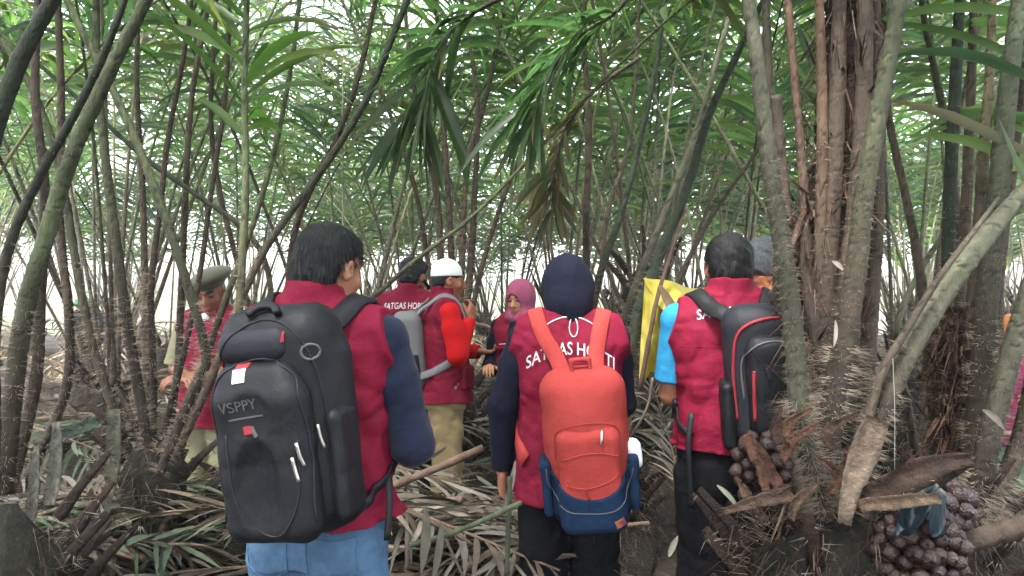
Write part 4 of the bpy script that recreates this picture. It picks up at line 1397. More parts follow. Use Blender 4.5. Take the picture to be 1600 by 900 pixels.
sheath(H1, [(1320, 820), (1330, 770), (1350, 710), (1372, 655)], (1.88, 1.88, 1.9, 1.9), (.03, .05, .075, .06), (.20, .155, .11), 1, 'dry_sheath')
sheath(H1, [(1325, 790), (1380, 765), (1440, 735), (1520, 715)], (1.9, 1.88, 1.86, 1.9), (.04, .055, .06, .03), (.055, .034, .024), 2, 'brown_bract')
sheath(H1, [(1345, 790), (1400, 785), (1470, 778)], (1.86, 1.84, 1.84), (.03, .035, .03), (.12, .08, .055), 3, 'brown_bract')
sheath(H1, [(1165, 680), (1190, 720), (1225, 770)], (1.98, 1.96, 1.96), (.03, .05, .02), (.10, .05, .032), 4, 'brown_bract')
sheath(H1, [(1130, 800), (1180, 785), (1240, 770)], (1.95, 1.93, 1.96), (.015, .03, .04), (.10, .06, .042), 5, 'brown_bract')
for i in range(10):
    rs = np.random.RandomState(40 + i)
    x = 1180 + 150 * rs.rand(); y = 690 + 130 * rs.rand()
    sheath(H1, [(x, y), (x + rs.randn() * 15, y - 30), (x + rs.randn() * 30, y - 60)], (1.95,) * 3, (.02, .03, .008), [(.10, .05, .032), (.07, .04, .03), (.12, .08, .05)][i % 3], 50 + i, 'leaf_base')

# second clump at the right edge
rb2 = at(1480, 900, 2.5); rb2[2] = 0.0
H2 = hero_palm(tuple(rb2), 'salak palm at the right edge, one thick stem leaning right over its fruit', trunk=(make_trunk(31, .82, .22, True, 2.5), (1.1, .9, 1)))
hero_stem(H2, [(1325, 800), (1345, 740), (1385, 620), (1430, 530), (1480, 450), (1540, 370), (1600, 300), (1680, 210)], 2.05, .038, .034, 'grey', 500, (.015, .035), seed=11, brown=.25, blade=False, ext=1.8, lean=(.8, .2, 0), d1=2.2, rough=.08, tone=.72)
hero_stem(H2, [(1322, 790), (1372, 600), (1420, 510), (1470, 430), (1530, 350), (1560, 310)], 2.04, .016, .006, 'brown', 60, (.015, .03), seed=12, brown=.6, ext=0, blade=False, d1=2.1)
hero_stem(H2, [(1465, 820), (1468, 600), (1480, 450), (1484, 300), (1492, 150), (1500, -10)], 2.7, .030, .026, 'dark', 420, (.02, .05), seed=13, brown=.1, ext=2.2)
hero_stem(H2, [(1500, 830), (1510, 600), (1528, 400), (1536, 250), (1546, 120), (1552, -10)], 2.55, .032, .019, 'tan', 260, (.02, .04), seed=14, brown=.3, ext=2.2)
hero_stem(H2, [(1510, 830), (1530, 620), (1545, 440), (1562, 280), (1575, 140), (1594, -10)], 2.45, .042, .036, 'pale', 520, (.015, .035), seed=15, brown=.3, ext=2.0, lean=(.5, .6, 0), tone=.62, blade=False)
hero_stem(H2, [(1512, 830), (1530, 760), (1556, 640), (1590, 520), (1630, 400), (1700, 300)], 2.3, .042, .036, 'grey', 520, (.02, .045), tone=.65, seed=16, brown=.3, blade=False, ext=1.8, lean=(.8, .3, 0))
hero_stem(H2, [(1470, 800), (1455, 600), (1440, 440), (1418, 320), (1390, 190), (1385, 100)], 2.8, .024, .016, 'brown', 240, (.02, .05), seed=17, brown=.7, ext=1.8)
hero_stem(H2, [(1480, 800), (1500, 500), (1492, 300), (1475, 180), (1450, 60), (1436, -20)], 2.9, .022, .015, 'green', 200, (.02, .05), seed=18, brown=.4, ext=2.0)
hero_stem(H2, [(1450, 800), (1420, 640), (1400, 520), (1440, 420), (1500, 330)], 3.0, .018, .012, 'grey', 120, (.02, .05), seed=19, brown=.4, ext=.0, blade=False)
hero_stem(H2, [(1530, 820), (1590, 700), (1625, 520), (1640, 300)], 2.4, .036, .03, 'brown', 300, (.03, .06), seed=20, brown=.9, ext=2.0)
fibre_core(H2, [(1500, 850), (1500, 640), (1505, 480)], 2.6, .10, 82)
hero_stem(H2, [(1480, 830), (1490, 600), (1505, 400), (1515, 200), (1522, -10)], 2.75, .030, .020, 'brown', 400, (.04, .07), seed=91, brown=.9, ext=2.0)
hero_stem(H2, [(1500, 830), (1555, 640), (1560, 440), (1590, 200), (1610, -10)], 2.8, .028, .020, 'brown', 400, (.04, .07), seed=92, brown=.9, ext=2.0)
fruit_cluster(H2, np.array(at(1436, 862, 2.0)) - rb2, (.105, .085, .12), 100, .046, 73)
fruit_cluster(H2, np.array(at(1478, 790, 2.05)) - rb2, (.060, .05, .05), 20, .058, 74)

# left clumps
lb = at(235, 880, 3.1); lb[2] = 0.08
H3 = hero_palm(tuple(lb), 'salak palm with a dark shaggy trunk left of the man in the beret', trunk=(make_trunk(32, .82, .14, True), (1.0, 1, 1)))
hero_stem(H3, [(250, 740), (300, 610), (322, 560), (300, 470), (272, 380), (240, 290), (195, 180), (150, 90), (96, -15)], 2.9, .022, .018, 'green', 520, (.015, .04), seed=21, brown=.25, tone=.75, ext=1.8, lean=(-.6, .3, 0))
hero_stem(H3, [(240, 740), (215, 600), (195, 480), (178, 350), (165, 250), (152, 120), (150, -15)], 3.05, .026, .020, 'green', 520, (.015, .04), seed=22, brown=.3, ext=2.0, tone=.6)
hero_stem(H3, [(238, 740), (240, 600), (236, 450), (250, 330), (262, 220), (285, 100), (302, -15)], 3.2, .018, .012, 'tan', 420, (.02, .05), tone=.7, seed=23, brown=.7, ext=2.0)
hero_stem(H3, [(230, 740), (228, 560), (226, 420), (222, 280), (214, 140), (216, -15)], 3.4, .022, .013, 'grey', 460, (.03, .07), seed=24, brown=.9, ext=2.0)
hero_stem(H3, [(262, 740), (330, 590), (372, 480), (420, 380), (500, 270), (570, 160), (612, 60), (645, -20)], 3.3, .022, .017, 'dark', 260, (.01, .03), seed=25, tone=1.6, brown=.3, ext=1.8, lean=(.6, .3, 0))
hero_stem(H3, [(215, 740), (150, 560), (120, 420), (90, 250), (40, 120), (-30, 20)], 3.2, .022, .017, 'green', 300, (.02, .04), seed=26, brown=.3, ext=1.5, tone=.7)
hero_stem(H3, [(252, 740), (275, 600), (284, 450), (290, 300), (300, 150), (330, -15)], 3.5, .020, .015, 'tan', 260, (.02, .05), seed=27, brown=.5, ext=2.0, tone=.7)
hero_stem(H3, [(270, 740), (298, 650), (322, 560), (352, 470), (392, 360), (430, 230), (455, 100), (470, -15)], 3.3, .020, .012, 'green', 300, (.015, .04), seed=28, brown=.3, ext=1.6, tone=.8)
hero_stem(H3, [(240, 740), (270, 620), (290, 540), (312, 430), (330, 300), (352, 150), (360, -15)], 3.45, .018, .011, 'tan', 300, (.02, .04), seed=29, brown=.6, ext=1.6, tone=.7)

for i, (pts, dd, wd, cc) in enumerate([([(178, 640), (176, 720), (165, 800)], 2.7, (.05, .055, .03), (.10, .10, .07)), ([(165, 790), (130, 840), (80, 900)], 2.5, (.05, .06, .05), (.10, .10, .07)),
                                  ([(88, 660), (86, 730), (75, 790)], 2.6, (.03, .05, .05), (.13, .13, .11)), ([(55, 700), (52, 760), (45, 830)], 2.5, (.02, .04, .04), (.12, .12, .10)), ([(150, 660), (110, 675), (70, 705)], 2.8, (.05, .04, .02), (.09, .12, .09))]):
    sheath(H3, pts, (dd,) * 3, wd, cc, 60 + i, 'frond_butt')
lb4 = at(20, 900, 2.3); lb4[2] = 0.02
H4 = hero_palm(tuple(lb4), 'salak palm at the left edge whose thick curved stem sweeps up to the right', trunk=(make_trunk(33, .80, .2, True), (1.0, 1, 1)))
hero_stem(H4, [(5, 770), (20, 620), (40, 480), (72, 370), (108, 255), (163, 130), (236, -15)], 2.2, .032, .025, 'green', 420, (.01, .03), seed=31, brown=.2, ext=1.8, lean=(.7, .3, 0), tone=.55)
hero_stem(H4, [(-10, 770), (-10, 560), (10, 400), (60, 280), (110, 190), (160, 90), (200, -15)], 2.6, .022, .016, 'dark', 220, (.02, .04), seed=32, brown=.2, ext=1.8)
hero_stem(H4, [(15, 770), (55, 600), (62, 480), (70, 300), (55, 150), (60, -15)], 2.7, .026, .018, 'brown', 320, (.03, .06), seed=33, brown=.9, ext=2.0)
hero_stem(H4, [(-20, 770), (-20, 500), (-30, 300), (20, 120), (90, -15)], 1.5, .026, .020, 'dark', 60, (.01, .02), seed=34, brown=.1, ext=1.2, tone=.7)
hero_stem(H4, [(30, 770), (100, 620), (108, 500), (100, 420), (92, 320), (96, 180), (90, -15)], 3.2, .024, .018, 'brown', 320, (.03, .06), seed=35, brown=.9, ext=2.0)

# clump hidden behind the nearest man; its long stem crosses the gap to the white cap man
lb5 = at(400, 900, 3.3); lb5[2] = 0.05
H5 = hero_palm(tuple(lb5), 'salak palm behind the nearest man, one thin stem slanting up past the white cap', trunk=(make_trunk(34, .75, .19, True), (1.0, 1, 1)))
hero_stem(H5, [(380, 740), (500, 545), (600, 450), (660, 398), (742, 335), (830, 245), (920, 150)], 3.2, .015, .008, 'green', 120, (.008, .02), seed=41, brown=.3, tone=.8, ext=1.2, lean=(.8, .2, 0), bl=.5)
hero_stem(H5, [(385, 740), (372, 560), (378, 420), (384, 290), (382, 150), (386, -15)], 2.9, .020, .013, 'green', 160, (.01, .03), seed=42, brown=.3, ext=1.0, t0=.42, bl=.66, leafcols=[(.06, .12, .025), (.05, .10, .025), (.08, .14, .03)], lean=(.1, .2, 0))
hero_stem(H5, [(420, 740), (455, 560), (452, 430), (470, 330), (520, 230), (560, 120), (590, -15)], 3.5, .022, .014, 'tan', 220, (.02, .04), seed=43, brown=.5, ext=1.8, tone=.7)
hero_stem(H5, [(400, 740), (390, 500), (350, 330), (330, 200), (335, 60), (340, -15)], 3.6, .017, .011, 'tan', 260, (.02, .05), seed=44, brown=.6, ext=1.8)
hero_stem(H5, [(410, 740), (425, 500), (400, 380), (300, 300), (230, 250), (140, 170)], 3.4, .016, .012, 'dark', 120, (.02, .03), seed=45, brown=.3, ext=1.2)

# dark slanting stems between the two women and the blue sleeve
lb6 = at(965, 800, 3.9); lb6[2] = 0.05
H6 = hero_palm(tuple(lb6), 'salak palm of dark slanting stems beside the yellow sheet, right of the black hijab', trunk=(make_trunk(35, .55, .19, True), (1.0, 1, 1)))
hero_stem(H6, [(975, 680), (990, 520), (1030, 400), (1075, 290), (1110, 175), (1166, 55)], 3.6, .036, .022, 'dark', 520, (.015, .04), seed=51, brown=.1, ext=1.8, lean=(.6, .3, 0), tone=1.6)
hero_stem(H6, [(960, 680), (958, 560), (985, 470), (1040, 330), (1090, 200), (1130, 60)], 3.8, .030, .018, 'grey', 400, (.015, .04), seed=52, brown=.3, ext=1.8, lean=(.6, .3, 0), tone=.8)
hero_stem(H6, [(950, 680), (925, 520), (940, 420), (975, 320), (1020, 130), (1042, -15)], 3.9, .030, .014, 'dark', 300, (.015, .04), seed=53, brown=.2, ext=1.8, tone=1.3)
hero_stem(H6, [(945, 680), (922, 520), (916, 360), (920, 200), (912, 60), (914, -15)], 4.1, .028, .016, 'tan', 300, (.015, .04), seed=54, brown=.5, ext=1.8, tone=.75)
hero_stem(H6, [(945, 680), (900, 560), (935, 450), (950, 330), (985, 210), (1000, -15)], 4.2, .024, .011, 'grey', 300, (.02, .05), seed=55, brown=.7, ext=1.8)
hero_stem(H6, [(960, 680), (1000, 560), (1040, 480), (1105, 350), (1180, 240)], 3.9, .022, .014, 'brown', 200, (.02, .04), seed=56, brown=.7, ext=1.6, lean=(.8, .3, 0))

hero_stem(H6, [(1000, 90), (930, 140), (885, 200), (868, 270), (862, 330)], 3.7, .014, .006, 'brown', 40, (.01, .02), seed=57, brown=.8, ext=0, t0=.25, bl=.32, leafcols=[(.06, .04, .025), (.09, .06, .04), (.05, .05, .03), (.12, .09, .06)])
hero_stem(H6, [(820, -20), (740, 20), (690, 70), (665, 140), (655, 200)], 3.4, .014, .006, 'green', 40, (.01, .02), seed=58, brown=.2, ext=0, t0=.2, bl=.50, leafcols=[(.045, .085, .045), (.06, .10, .05), (.035, .065, .035)])
hero_stem(H6, [(1000, -30), (960, 20), (900, 60), (850, 130), (835, 190)], 3.2, .014, .006, 'green', 40, (.01, .02), seed=59, brown=.2, ext=0, t0=.2, bl=.50, leafcols=[(.05, .09, .045), (.07, .11, .06), (.035, .065, .035)])
lb7 = at(715, 700, 5.6); lb7[2] = 0.1
H7 = hero_palm(tuple(lb7), 'salak palm of thick brown stems straight behind the white cap', trunk=(make_trunk(36, .7, .19, True), (1.0, 1, 1)))
for i, (pts, kd) in enumerate([([(712, 560), (706, 420), (700, 300), (690, 150), (680, -10)], 'brown'), ([(716, 560), (722, 400), (730, 260), (760, 150), (792, -10)], 'dark'),
                               ([(708, 560), (690, 420), (682, 300), (650, 160), (630, -10)], 'brown'), ([(720, 560), (735, 420), (742, 300), (745, 150), (720, -10)], 'grey'),
                               ([(700, 560), (672, 430), (650, 300), (610, 180), (560, 60)], 'green'), ([(724, 560), (750, 430), (790, 300), (850, 160), (900, 60)], 'grey')]):
    hero_stem(H7, pts, 5.6, ( .036 if i < 4 else .026), .015, kd, 140, (.03, .06), seed=61 + i, brown=.7, ext=1.5, th=.0018)

# ------------------------------------------------------------------ rows of palms
near_palms = [
    (-4.05, 4.6, 'salak palm with tan stems at mid distance on the far left, nearest of its row', 12),
    (-2.75, 5.1, 'salak palm behind and left of the olive beret, brown stems', 13),
    (-1.35, 6.0, 'salak palm in the gap between the olive beret and the nearest man', 12),
    (-1.0, 7.6, 'tall salak palm just left of the man with the lettered vest and short hair', 12),
    (.45, 6.6, 'salak palm directly behind the woman in the pink hijab', 12),
    (.95, 5.2, 'salak palm rising behind the black hijab', 11),
    (1.75, 5.8, 'salak palm behind the light blue sleeve and yellow sheet', 12),
    (2.15, 4.1, 'salak palm between the older grey-haired man and the right clumps', 11),
    (3.2, 5.3, 'salak palm behind the magenta top near the right edge', 12),
    (3.9, 3.6, 'salak palm just beyond the right edge, its fronds hanging in', 12),
    (-3.5, 3.0, 'salak palm at the extreme left, behind the curved thick stem', 12),
    (-3.9, 6.9, 'salak palm in front of the distant person in the green hat', 12),
    (-5.6, 6.3, 'salak palm in the left margin behind the first row of tan stems', 12),
    (-4.3, 9.3, 'salak palm behind the green hat, to its right', 12),
    (-6.6, 8.6, 'salak palm at the left margin beyond the green hat', 12),
    (-2.9, 7.9, 'salak palm further back between the green hat and the olive beret', 12),
    (-.1, 8.4, 'slim salak palm seen between the white cap and the pink hijab', 12),
]
for i, (x, y, lb_, n) in enumerate(near_palms):
    palm(x, y, lb_, None, n - 3, True, 1.0, i, dead=1)
LAND = [(20, 'the left edge'), (125, 'the green hat'), (235, 'the shaggy trunk on the left'), (335, 'the olive beret'), (500, "the nearest man's head"), (630, 'the far lettered vest'), (705, 'the white cap'), (815, 'the pink hijab'),
        (905, 'the black hijab'), (1040, 'the yellow sheet'), (1140, 'the man in light blue'), (1240, 'the grey-haired man'), (1330, 'the thickest thorny clump'), (1480, 'the leaning pale stem'), (1585, 'the right edge')]
ORD = ['first', 'second', 'third', 'fourth', 'fifth', 'last']
USED = set()
def back_label(row, px):
    if px < -10: lm, sd = 'the left edge', 'partly beyond'
    elif px > 1610: lm, sd = 'the right edge', 'partly beyond'
    else:
        q = min(LAND, key=lambda z: abs(z[0] - px)); lm = q[1]
        sd = 'behind' if abs(px - q[0]) < 18 and 'edge' not in lm else ('just left of' if px < q[0] else 'just right of')
        if 'edge' in lm: sd = 'at'
    for extra in ('', 'another ', 'third '):
        l = extra + 'distant palm of the %s back row, %s %s' % (ORD[row], sd, lm)
        if l not in USED: break
    USED.add(l)
    return l
k = 0
rs = random.Random(77)
for row in range(6):
    y = 7.6 + row * 2.1
    nx = int((y * .78 + 1.2) / 1.1)
    for c_ in range(-nx, nx + 1):
        x = c_ * 2.15 + rs.uniform(-.5, .5) + (row % 2) * 1.05
        yy = y + rs.uniform(-.5, .5)
        if abs(x) > yy * .74 + .8: continue
        if any((x - p[0]) ** 2 + (yy - p[1]) ** 2 < 1.9 for p in near_palms): continue
        if row == 0 and x < -4 and x > -5.5: continue
        if rs.random() < (.16 if row < 4 else .3): continue
        lab = back_label(row, x / yy * F_PX + 800)
        palm(x, yy, lab, 'palms of the back rows', 12, False, rs.uniform(.95, 1.2) * (1 if row < 4 else .9), 40 + k, dead=2)
        k += 1
# palms added around the camera, mostly out of view: their crowns shade the foreground
for i, (x, y) in enumerate([(-2.6, .6), (2.6, .4), (-1.5, -1.6), (1.4, -1.8), (-3.6, -1.4), (3.5, -1.5), (0, -3.6)]):
    palm(x, y, 'salak palm added beside or behind the viewer, its crown shading the foreground', 'shade palms added around the viewer', 11 if i < 2 else 14, True, 1.1, 90 + i, dead=0, avoid=[(math.pi / 2 - (.5 if x < 0 else -.5), .9)] if i < 2 else None)
# ------------------------------------------------------------------ litter on the ground
DRYC = [(.17, .14, .105), (.15, .14, .12), (.06, .042, .030), (.10, .075, .052), (.085, .10, .065), (.25, .22, .175), (.045, .032, .024)]
def dry_frond_mesh(k, green=False):
    rs = np.random.RandomState(900 + k)
    L = 1.3 + .8 * rs.rand()
    n = 14
    t = np.linspace(0, 1, n)
    P = np.stack([L * (t - .5), .10 * np.sin(t * 3 + k) * rs.randn(), .05 + .06 * np.sin(t * 3.1)], 1)
    cols = [(.06, .085, .05), (.08, .11, .07), (.11, .12, .08)] if green else [DRYC[i] for i in (0, 1, 3, 5, 2, 1)]
    mb = MB()
    tube(mb, P, np.linspace(.016, .005, n), (.17, .12, .08), 6, .2, rs=rs)
    m1 = mb.mesh('dry_frond'); m1.materials.append(M_stem)
    mb = MB()
    for i in range(64):
        x = .12 + .86 * i / 64
        k_ = x * (n - 1); a = int(k_); u = k_ - a
        p = P[a] * (1 - u) + P[a + 1] * u
        s = -1 if i % 2 else 1
        an = R_(32 + 24 * rs.rand())
        d = np.array([math.cos(an), s * math.sin(an), .28 * rs.rand() + .02])
        leaflet(mb, p, d, np.array([rs.randn() * .5, rs.randn() * .5, 1]), .30 + .30 * rs.rand(), .018 + .020 * rs.rand(), np.array(cols[rs.randint(len(cols))]) * (.4 + .7 * rs.rand()), .75, 5, .35 * rs.rand(), rs.randn() * .5, rs)
    m2 = mb.mesh('dry_leaflets'); m2.materials.append(M_dry)
    return m1, m2
DF = [dry_frond_mesh(k) for k in range(6)]
DG = [dry_frond_mesh(20 + k, True) for k in range(2)]
def dry_frond(x, y, rz, lib, label, group, rx=0.0, ry=0.0, dz=0.03, s=1.0):
    z = float(ground_z(np.float64(x), np.float64(y)))
    a = bpy.data.objects.new('dry_frond', lib[0]); link(a)
    a.location = (x, y, z + dz); a.rotation_euler = (rx, ry, rz); a.scale = (s, s, s)
    tag(a, label, 'dead frond', group)
    b = bpy.data.objects.new('dry_leaflets', lib[1]); link(b, a)
    return a
rs = random.Random(5)
GROUPS = [
    ('dry tan palm frond in the heap between the nearest man and the khaki trousers', 'fronds heaped before the khaki trousers', -.36, 3.15, .50, .38, 13, False, .3),
    ('dry grey palm frond in the heap between the black hijab and the black trousers', 'fronds heaped right of the red backpack', .1 + 1.05, 5.15, .55, .35, 14, False, .4),
    ('fallen palm frond in the low heap at the left, beside the shaggy trunks', 'fronds heaped on the left', -1.95, 3.2, .7, .8, 26, True, .5),
    ('fallen palm frond on the littered ground on the far left between back trunks', 'fronds strewn far left', -3.2, 5.4, 1.3, 1.5, 26, True, .3),
    ('grey dead frond lying between the white cap man and the pink hijab', 'fronds in the middle gap', .0, 5.9, .6, 1.2, 12, False, .4),
    ('dead frond on the ground behind the right-hand thorny clump', 'fronds behind the right clump', 2.4, 4.3, .9, 1.2, 12, False, .3),
    ('dead frond lying across the lower left foreground', 'fronds in the lower left foreground', -1.25, 2.35, .4, .3, 7, True, .2),
]
q = 0
for lb_, gr, cx, cy, sx, sy, n, mix, up in GROUPS:
    for i in range(n):
        lib = DG[q % 2] if (mix and i % 5 == 0) else DF[q % 6]
        dry_frond(cx + rs.gauss(0, .55) * sx, cy + rs.gauss(0, .55) * sy, rs.uniform(-.6, .6) + (math.pi if rs.random() < .5 else 0), lib, lb_, gr, rs.gauss(0, .18), rs.gauss(0, .16), .02 + up * .5 * rs.random(), rs.uniform(.55, .9))
        q += 1
dry_frond(.72, 3.62, 1.9, DF[1], 'pale dry frond hanging on end under the yellow sheet', None, .2, -1.15, .72, .42)
# one tall thin dry leaf stalk before the heap
def litter(name, N, xr, yr, seed, dens, label, sc_=1.0, mat=None, lift=.0):
    rs = np.random.RandomState(seed)
    mb = MB()
    for _ in range(N):
        x = xr[0] + (xr[1] - xr[0]) * rs.rand(); y = yr[0] + (yr[1] - yr[0]) * rs.rand()
        if rs.rand() > dens(x, y): continue
        z = float(ground_z(x, y)) + .004 + (.05 + lift) * rs.rand() ** 2
        an = rs.randn() * .9 + (math.pi if rs.rand() < .5 else 0)
        d = np.array([math.cos(an), math.sin(an), rs.randn() * .16])
        up = nrm(np.array([rs.randn() * .45, rs.randn() * .45, 1]))
        c_ = np.array(DRYC[rs.randint(len(DRYC))]) * (.5 + .7 * rs.rand())
        l = (.10 + .32 * rs.rand() ** 1.5) * sc_
        leaflet(mb, np.array([x, y, z]), d, up, l, (.008 + .024 * rs.rand()) * sc_, c_, .12 * rs.randn(), 3, .3 * rs.randn(), rs.randn() * .4, rs)
    o = mb.build(name, mat or M_dry)
    tag(o, label, 'litter', kind='stuff')
path = lambda x, y: .05 if (.15 < x < 1.7 and y < 4.75) else 1.0
litter('leaf_litter', 11000, (-5, 4.5), (1.4, 8), 1, path, 'brown and grey leaf litter over the plantation floor', 1.0, lift=.03)
litter('leaf_litter', 4000, (-12, 12), (8, 17), 2, lambda x, y: 1, 'distant leaf litter between the back rows', 1.5)
# fine debris on the path
rs = np.random.RandomState(4)
mb = MB()
for _ in range(2600):
    x = -2 + 4.5 * rs.rand(); y = 1.4 + 3 * rs.rand()
    z = float(ground_z(x, y))
    s_ = .004 + .012 * rs.rand() ** 2
    v = [np.array([x, y, z]) + rs.randn(3) * s_ * (1, 1, .5) + (0, 0, s_ * .5) for _ in range(5)]
    mb.add(v, [(0, 1, 2), (0, 2, 3), (0, 3, 1), (4, 2, 1), (4, 3, 2), (4, 1, 3)], np.array([(.05, .035, .025), (.12, .09, .07), (.30, .26, .2)][rs.choice(3, p=[.6, .3, .1])]))
tag(mb.build('soil_crumbs', M_dry, smooth=False), 'small crumbs and chips on the dark soil path', 'debris', kind='stuff')

# ------------------------------------------------------------------ yellow sheet over a stick
tr = empty('yellow_tarp', at(1045, 600, 4.0)); to = np.array(tr.location)
tag(tr, 'yellow plastic sheet draped over a leaning stalk, left of the light blue sleeve', 'tarp')
rs = np.random.RandomState(8)
def cloth(c00, c10, c11, c01, n, sag, seed, thick=.002):
    """bilinear sheet with soft folds running down it"""
    rs = np.random.RandomState(seed)
    a, b, c_, d = [np.array(q) for q in (c00, c10, c11, c01)]
    nn = nrm(np.cross(b - a, d - a))
    V, F = [], []
    for lay in (0, 1):
        for i in range(n + 1):
            for j in range(n + 1):
                u, v = i / n, j / n
                p = (a * (1 - u) + b * u) * (1 - v) + (d * (1 - u) + c_ * u) * v
                f = (.050 * math.sin(u * 8 + 3 * v * v + seed) * (.25 + v) + .014 * math.sin(u * 23 + 5 * math.sin(v * 5)) * v + .009 * math.sin(v * 19 + u * 11) * v + .006 * rs.randn() * v * .3)
                edge = .03 * math.sin(u * 9 + seed) * v
                V.append(p + nn * (f + thick * lay) - np.array([0, 0, sag * math.sin(u * math.pi) * (1 - v) + edge]))
    m = (n + 1) ** 2
    for i in range(n):
        for j in range(n):
            q = i * (n + 1) + j
            F.append((q, q + n + 1, q + n + 2, q + 1)); F.append((m + q, m + q + 1, m + q + n + 2, m + q + n + 1))
    return np.array(V), F
A_, B_ = at(1008, 432, 3.5), at(1108, 450, 3.75)
for nm, cs, sd_ in (('front_panel', (A_, at(1044, 450, 3.48), at(1056, 598, 3.42), at(998, 585, 3.45)), 1),
                    ('top_panel', (A_, B_, at(1112, 505, 3.55), at(1062, 512, 3.36)), 2),
                    ('side_panel', (at(1032, 450, 3.55), at(1062, 470, 3.6), at(1062, 565, 3.6), at(1036, 585, 3.55)), 3)):
    V, F = cloth(*cs, 26, .01, sd_)
    obj(nm, mesh_from(nm, V - to, F), M_yellow, tr)
mb = MB(); tube(mb, catmull([at(1000, 610, 3.38), at(1018, 510, 3.38), at(1034, 440, 3.42), at(1070, 330, 3.6)], 14), np.linspace(.012, .008, 14), (.08, .05, .035), 7, .15)
tag(mb.build('leaning_stalk', M_stem), 'brown dry stalk leaning against the yellow sheet', 'stalk')
mb = MB()
for (a, b, c_) in (((1030, 445), (1060, 500), (1085, 545)), ((1042, 490), (1050, 530), (1047, 600))):
    P = [at(a[0], a[1], 3.36), at(b[0], b[1], 3.33), at(c_[0], c_[1], 3.33)]
    leaflet(mb, P[0], P[2] - P[0], np.array([0, -1, .1]), np.linalg.norm(P[2] - P[0]), .05, (.17, .12, .08), .1, 6, .3)
tag(mb.build('dead_leaf', M_dry), 'two folded brown dead leaf blades lying over the yellow sheet', 'dead leaf')

# dark plastic scrap over the fruit, pale leaf scraps caught on the spines
pr = at(1440, 780, 1.95)
V, F = cloth(at(1395, 788, 1.92), at(1480, 768, 1.95), at(1482, 812, 1.88), at(1410, 822, 1.86), 22, -.02, 5)
tag(obj('plastic_sheet', mesh_from('plastic_sheet', V, F), M_plastic), 'crumpled dark blue-green plastic scrap lying on the fruit cluster at the right', 'plastic sheet')
for i, (x, y, d, ln, wd, dx, dz, c_, t_) in enumerate([
        (1535, 640, 2.2, .09, .022, .9, -.5, (.26, .22, .19), 'pale curled leaf scrap stuck on the right-edge stems'),
        (1305, 500, 2.0, .075, .012, .1, -1, (.60, .55, .46), 'thin white leaf scrap hanging on the thick thorny clump'),
        (1300, 408, 2.0, .04, .015, .8, -.4, (.6, .52, .45), 'small pale leaf scrap on a thorn, high on the thick clump'),
        (1120, 758, 2.0, .09, .014, 1, -.7, (.45, .48, .36), 'pale pointed leaf tip crossing the black trousers'),
        (1045, 870, 2.2, .07, .02, .2, 1, (.5, .46, .38), 'short pale leaf tip standing at the bottom centre'),
        (665, 790, 2.35, .22, .03, .1, -1, (.34, .31, .25), 'upright pale dry blade right of the nearest man'),
        (690, 815, 2.4, .20, .025, 0, -1, (.30, .28, .22), 'narrow upright dry blade, second from the nearest man'),
        (805, 720, 2.6, .20, .02, -.1, -1, (.40, .38, .32), 'slim pale blade left of the red backpack')]):
    mb = MB()
    leaflet(mb, at(x, y, d), np.array([dx, 0, dz]), np.array([.1, -1, .2]), ln, wd, np.array(c_) * .5, .25, 6, .5, .3)
    tag(mb.build('leaf_scrap', M_dry), t_, 'leaf scrap')
# green cut stalk post and fallen green stalks before the heap
for i, (pts, d, r, c_, lab) in enumerate([
        ([(797, 745), (795, 800), (792, 900)], 2.5, .009, (.05, .06, .035), 'short upright green stalk left of the red backpack'),
        ([(640, 852), (720, 828), (815, 785)], 2.45, .009, (.08, .095, .05), 'green stalk lying across the heap beside the nearest man'),
        ([(560, 780), (650, 745), (755, 700)], 2.9, .016, (.13, .09, .06), 'brown stalk slanting over the heap before the khaki trousers'),
        ([(1500, 850), (1560, 832), (1640, 812)], 2.1, .03, (.05, .035, .025), 'dark fallen log at the lower right corner'),
        ([(975, 700), (1010, 640), (1020, 590)], 2.9, .006, (.10, .08, .06), 'thin curved twig right of the red backpack'),
        ([(1395, 560), (1398, 640), (1398, 740)], 1.95, .0007, (.3, .29, .25), 'white string hanging in front of the right-hand palm')]):
    mb = MB(); tube(mb, catmull([at(x, y, d) for x, y in pts], 16), r, c_, 8, .12)
    tag(mb.build('cut_stalk' if i != 5 else 'string', M_stem), lab, 'stalk' if i != 5 else 'string')

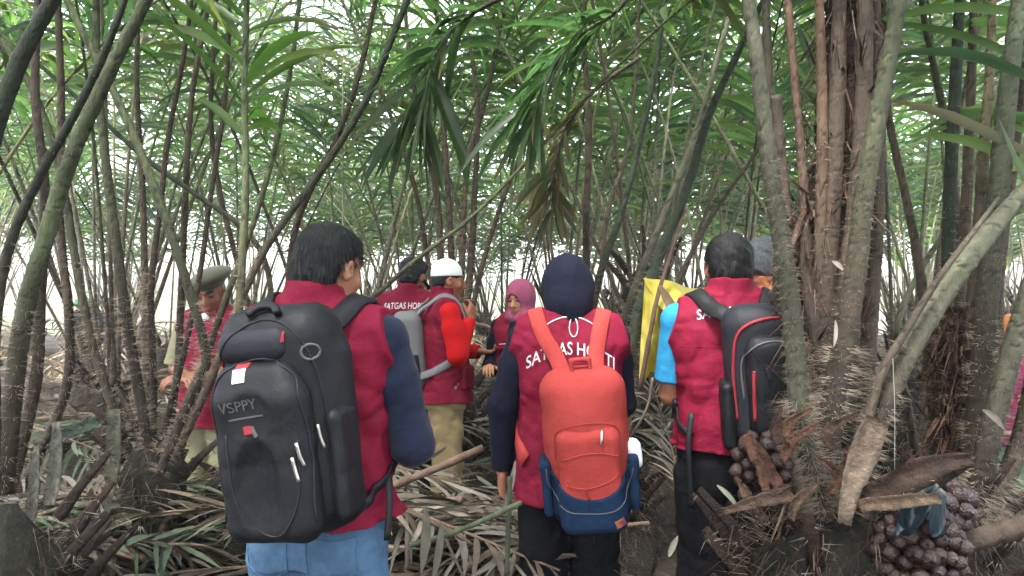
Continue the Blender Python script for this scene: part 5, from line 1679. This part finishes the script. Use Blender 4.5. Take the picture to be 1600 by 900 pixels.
# ------------------------------------------------------------------ bright banana plants beyond the grove
def banana(x, y, h, seed, label, group):
    rs = np.random.RandomState(seed)
    root = empty('banana_plant', (x, y, 0)); tag(root, label, 'banana plant', group)
    mb = MB(); tube(mb, [(0, 0, -.1), (.02, 0, h * .3), (0, .02, h * .6)], [.16, .13, .08], (.20, .22, .08), 9, .08, rs=rs)
    mb.build('trunk', M_bright, root)
    for i in range(9):
        a = i * 2.4 + rs.rand()
        d = np.array([math.cos(a) * .6, math.sin(a) * .6, 1.0 - .1 * i])
        mb = MB(); leaflet(mb, np.array([0, 0, h * .58]), d, np.array([-d[0], -d[1], 1]), h * .75, .55, np.array([(.14, .26, .04), (.10, .22, .04), (.22, .30, .04)][i % 3]), 1.2, 8, .15, 0, rs)
        mb.build('leaf', M_bright, root)
for i, (x, y, h, lb_) in enumerate([(5.4, 19.5, 4.4, 'lime green banana plant beyond the grove behind the light blue T-shirt man'), (6.9, 20.5, 4.8, 'banana plant beyond the grove, second from the left of its row'),
                               (9.0, 19.6, 4.2, 'banana plant beyond the grove seen left of the leaning pale stem'), (11.5, 20.5, 4.6, 'banana plant beyond the grove seen behind the right clumps'), (13.5, 19.0, 4.4, 'banana plant beyond the grove at the right edge')]):
    banana(x, y, h, i, lb_, None)
#@HAZE
hz = bpy.data.meshes.new('haze')
import bmesh
bm = bmesh.new()
bmesh.ops.create_cube(bm, size=1.0)
bm.to_mesh(hz); bm.free()
ho_ = bpy.data.objects.new('haze', hz); link(ho_)
ho_.scale = (60, 40, 12); ho_.location = (0, 10, 5.0)
hm = bpy.data.materials.new('haze'); hm.use_nodes = True
t = hm.node_tree
t.nodes.remove(t.nodes['Principled BSDF'])
pv = t.nodes.new('ShaderNodeVolumePrincipled')
pv.inputs['Color'].default_value = (.92, .96, 1, 1); pv.inputs['Density'].default_value = .0025
pv.inputs['Anisotropy'].default_value = .3
t.links.new(pv.outputs[0], t.nodes['Material Output'].inputs['Volume'])
hz.materials.append(hm); tag(ho_, kind='stuff')
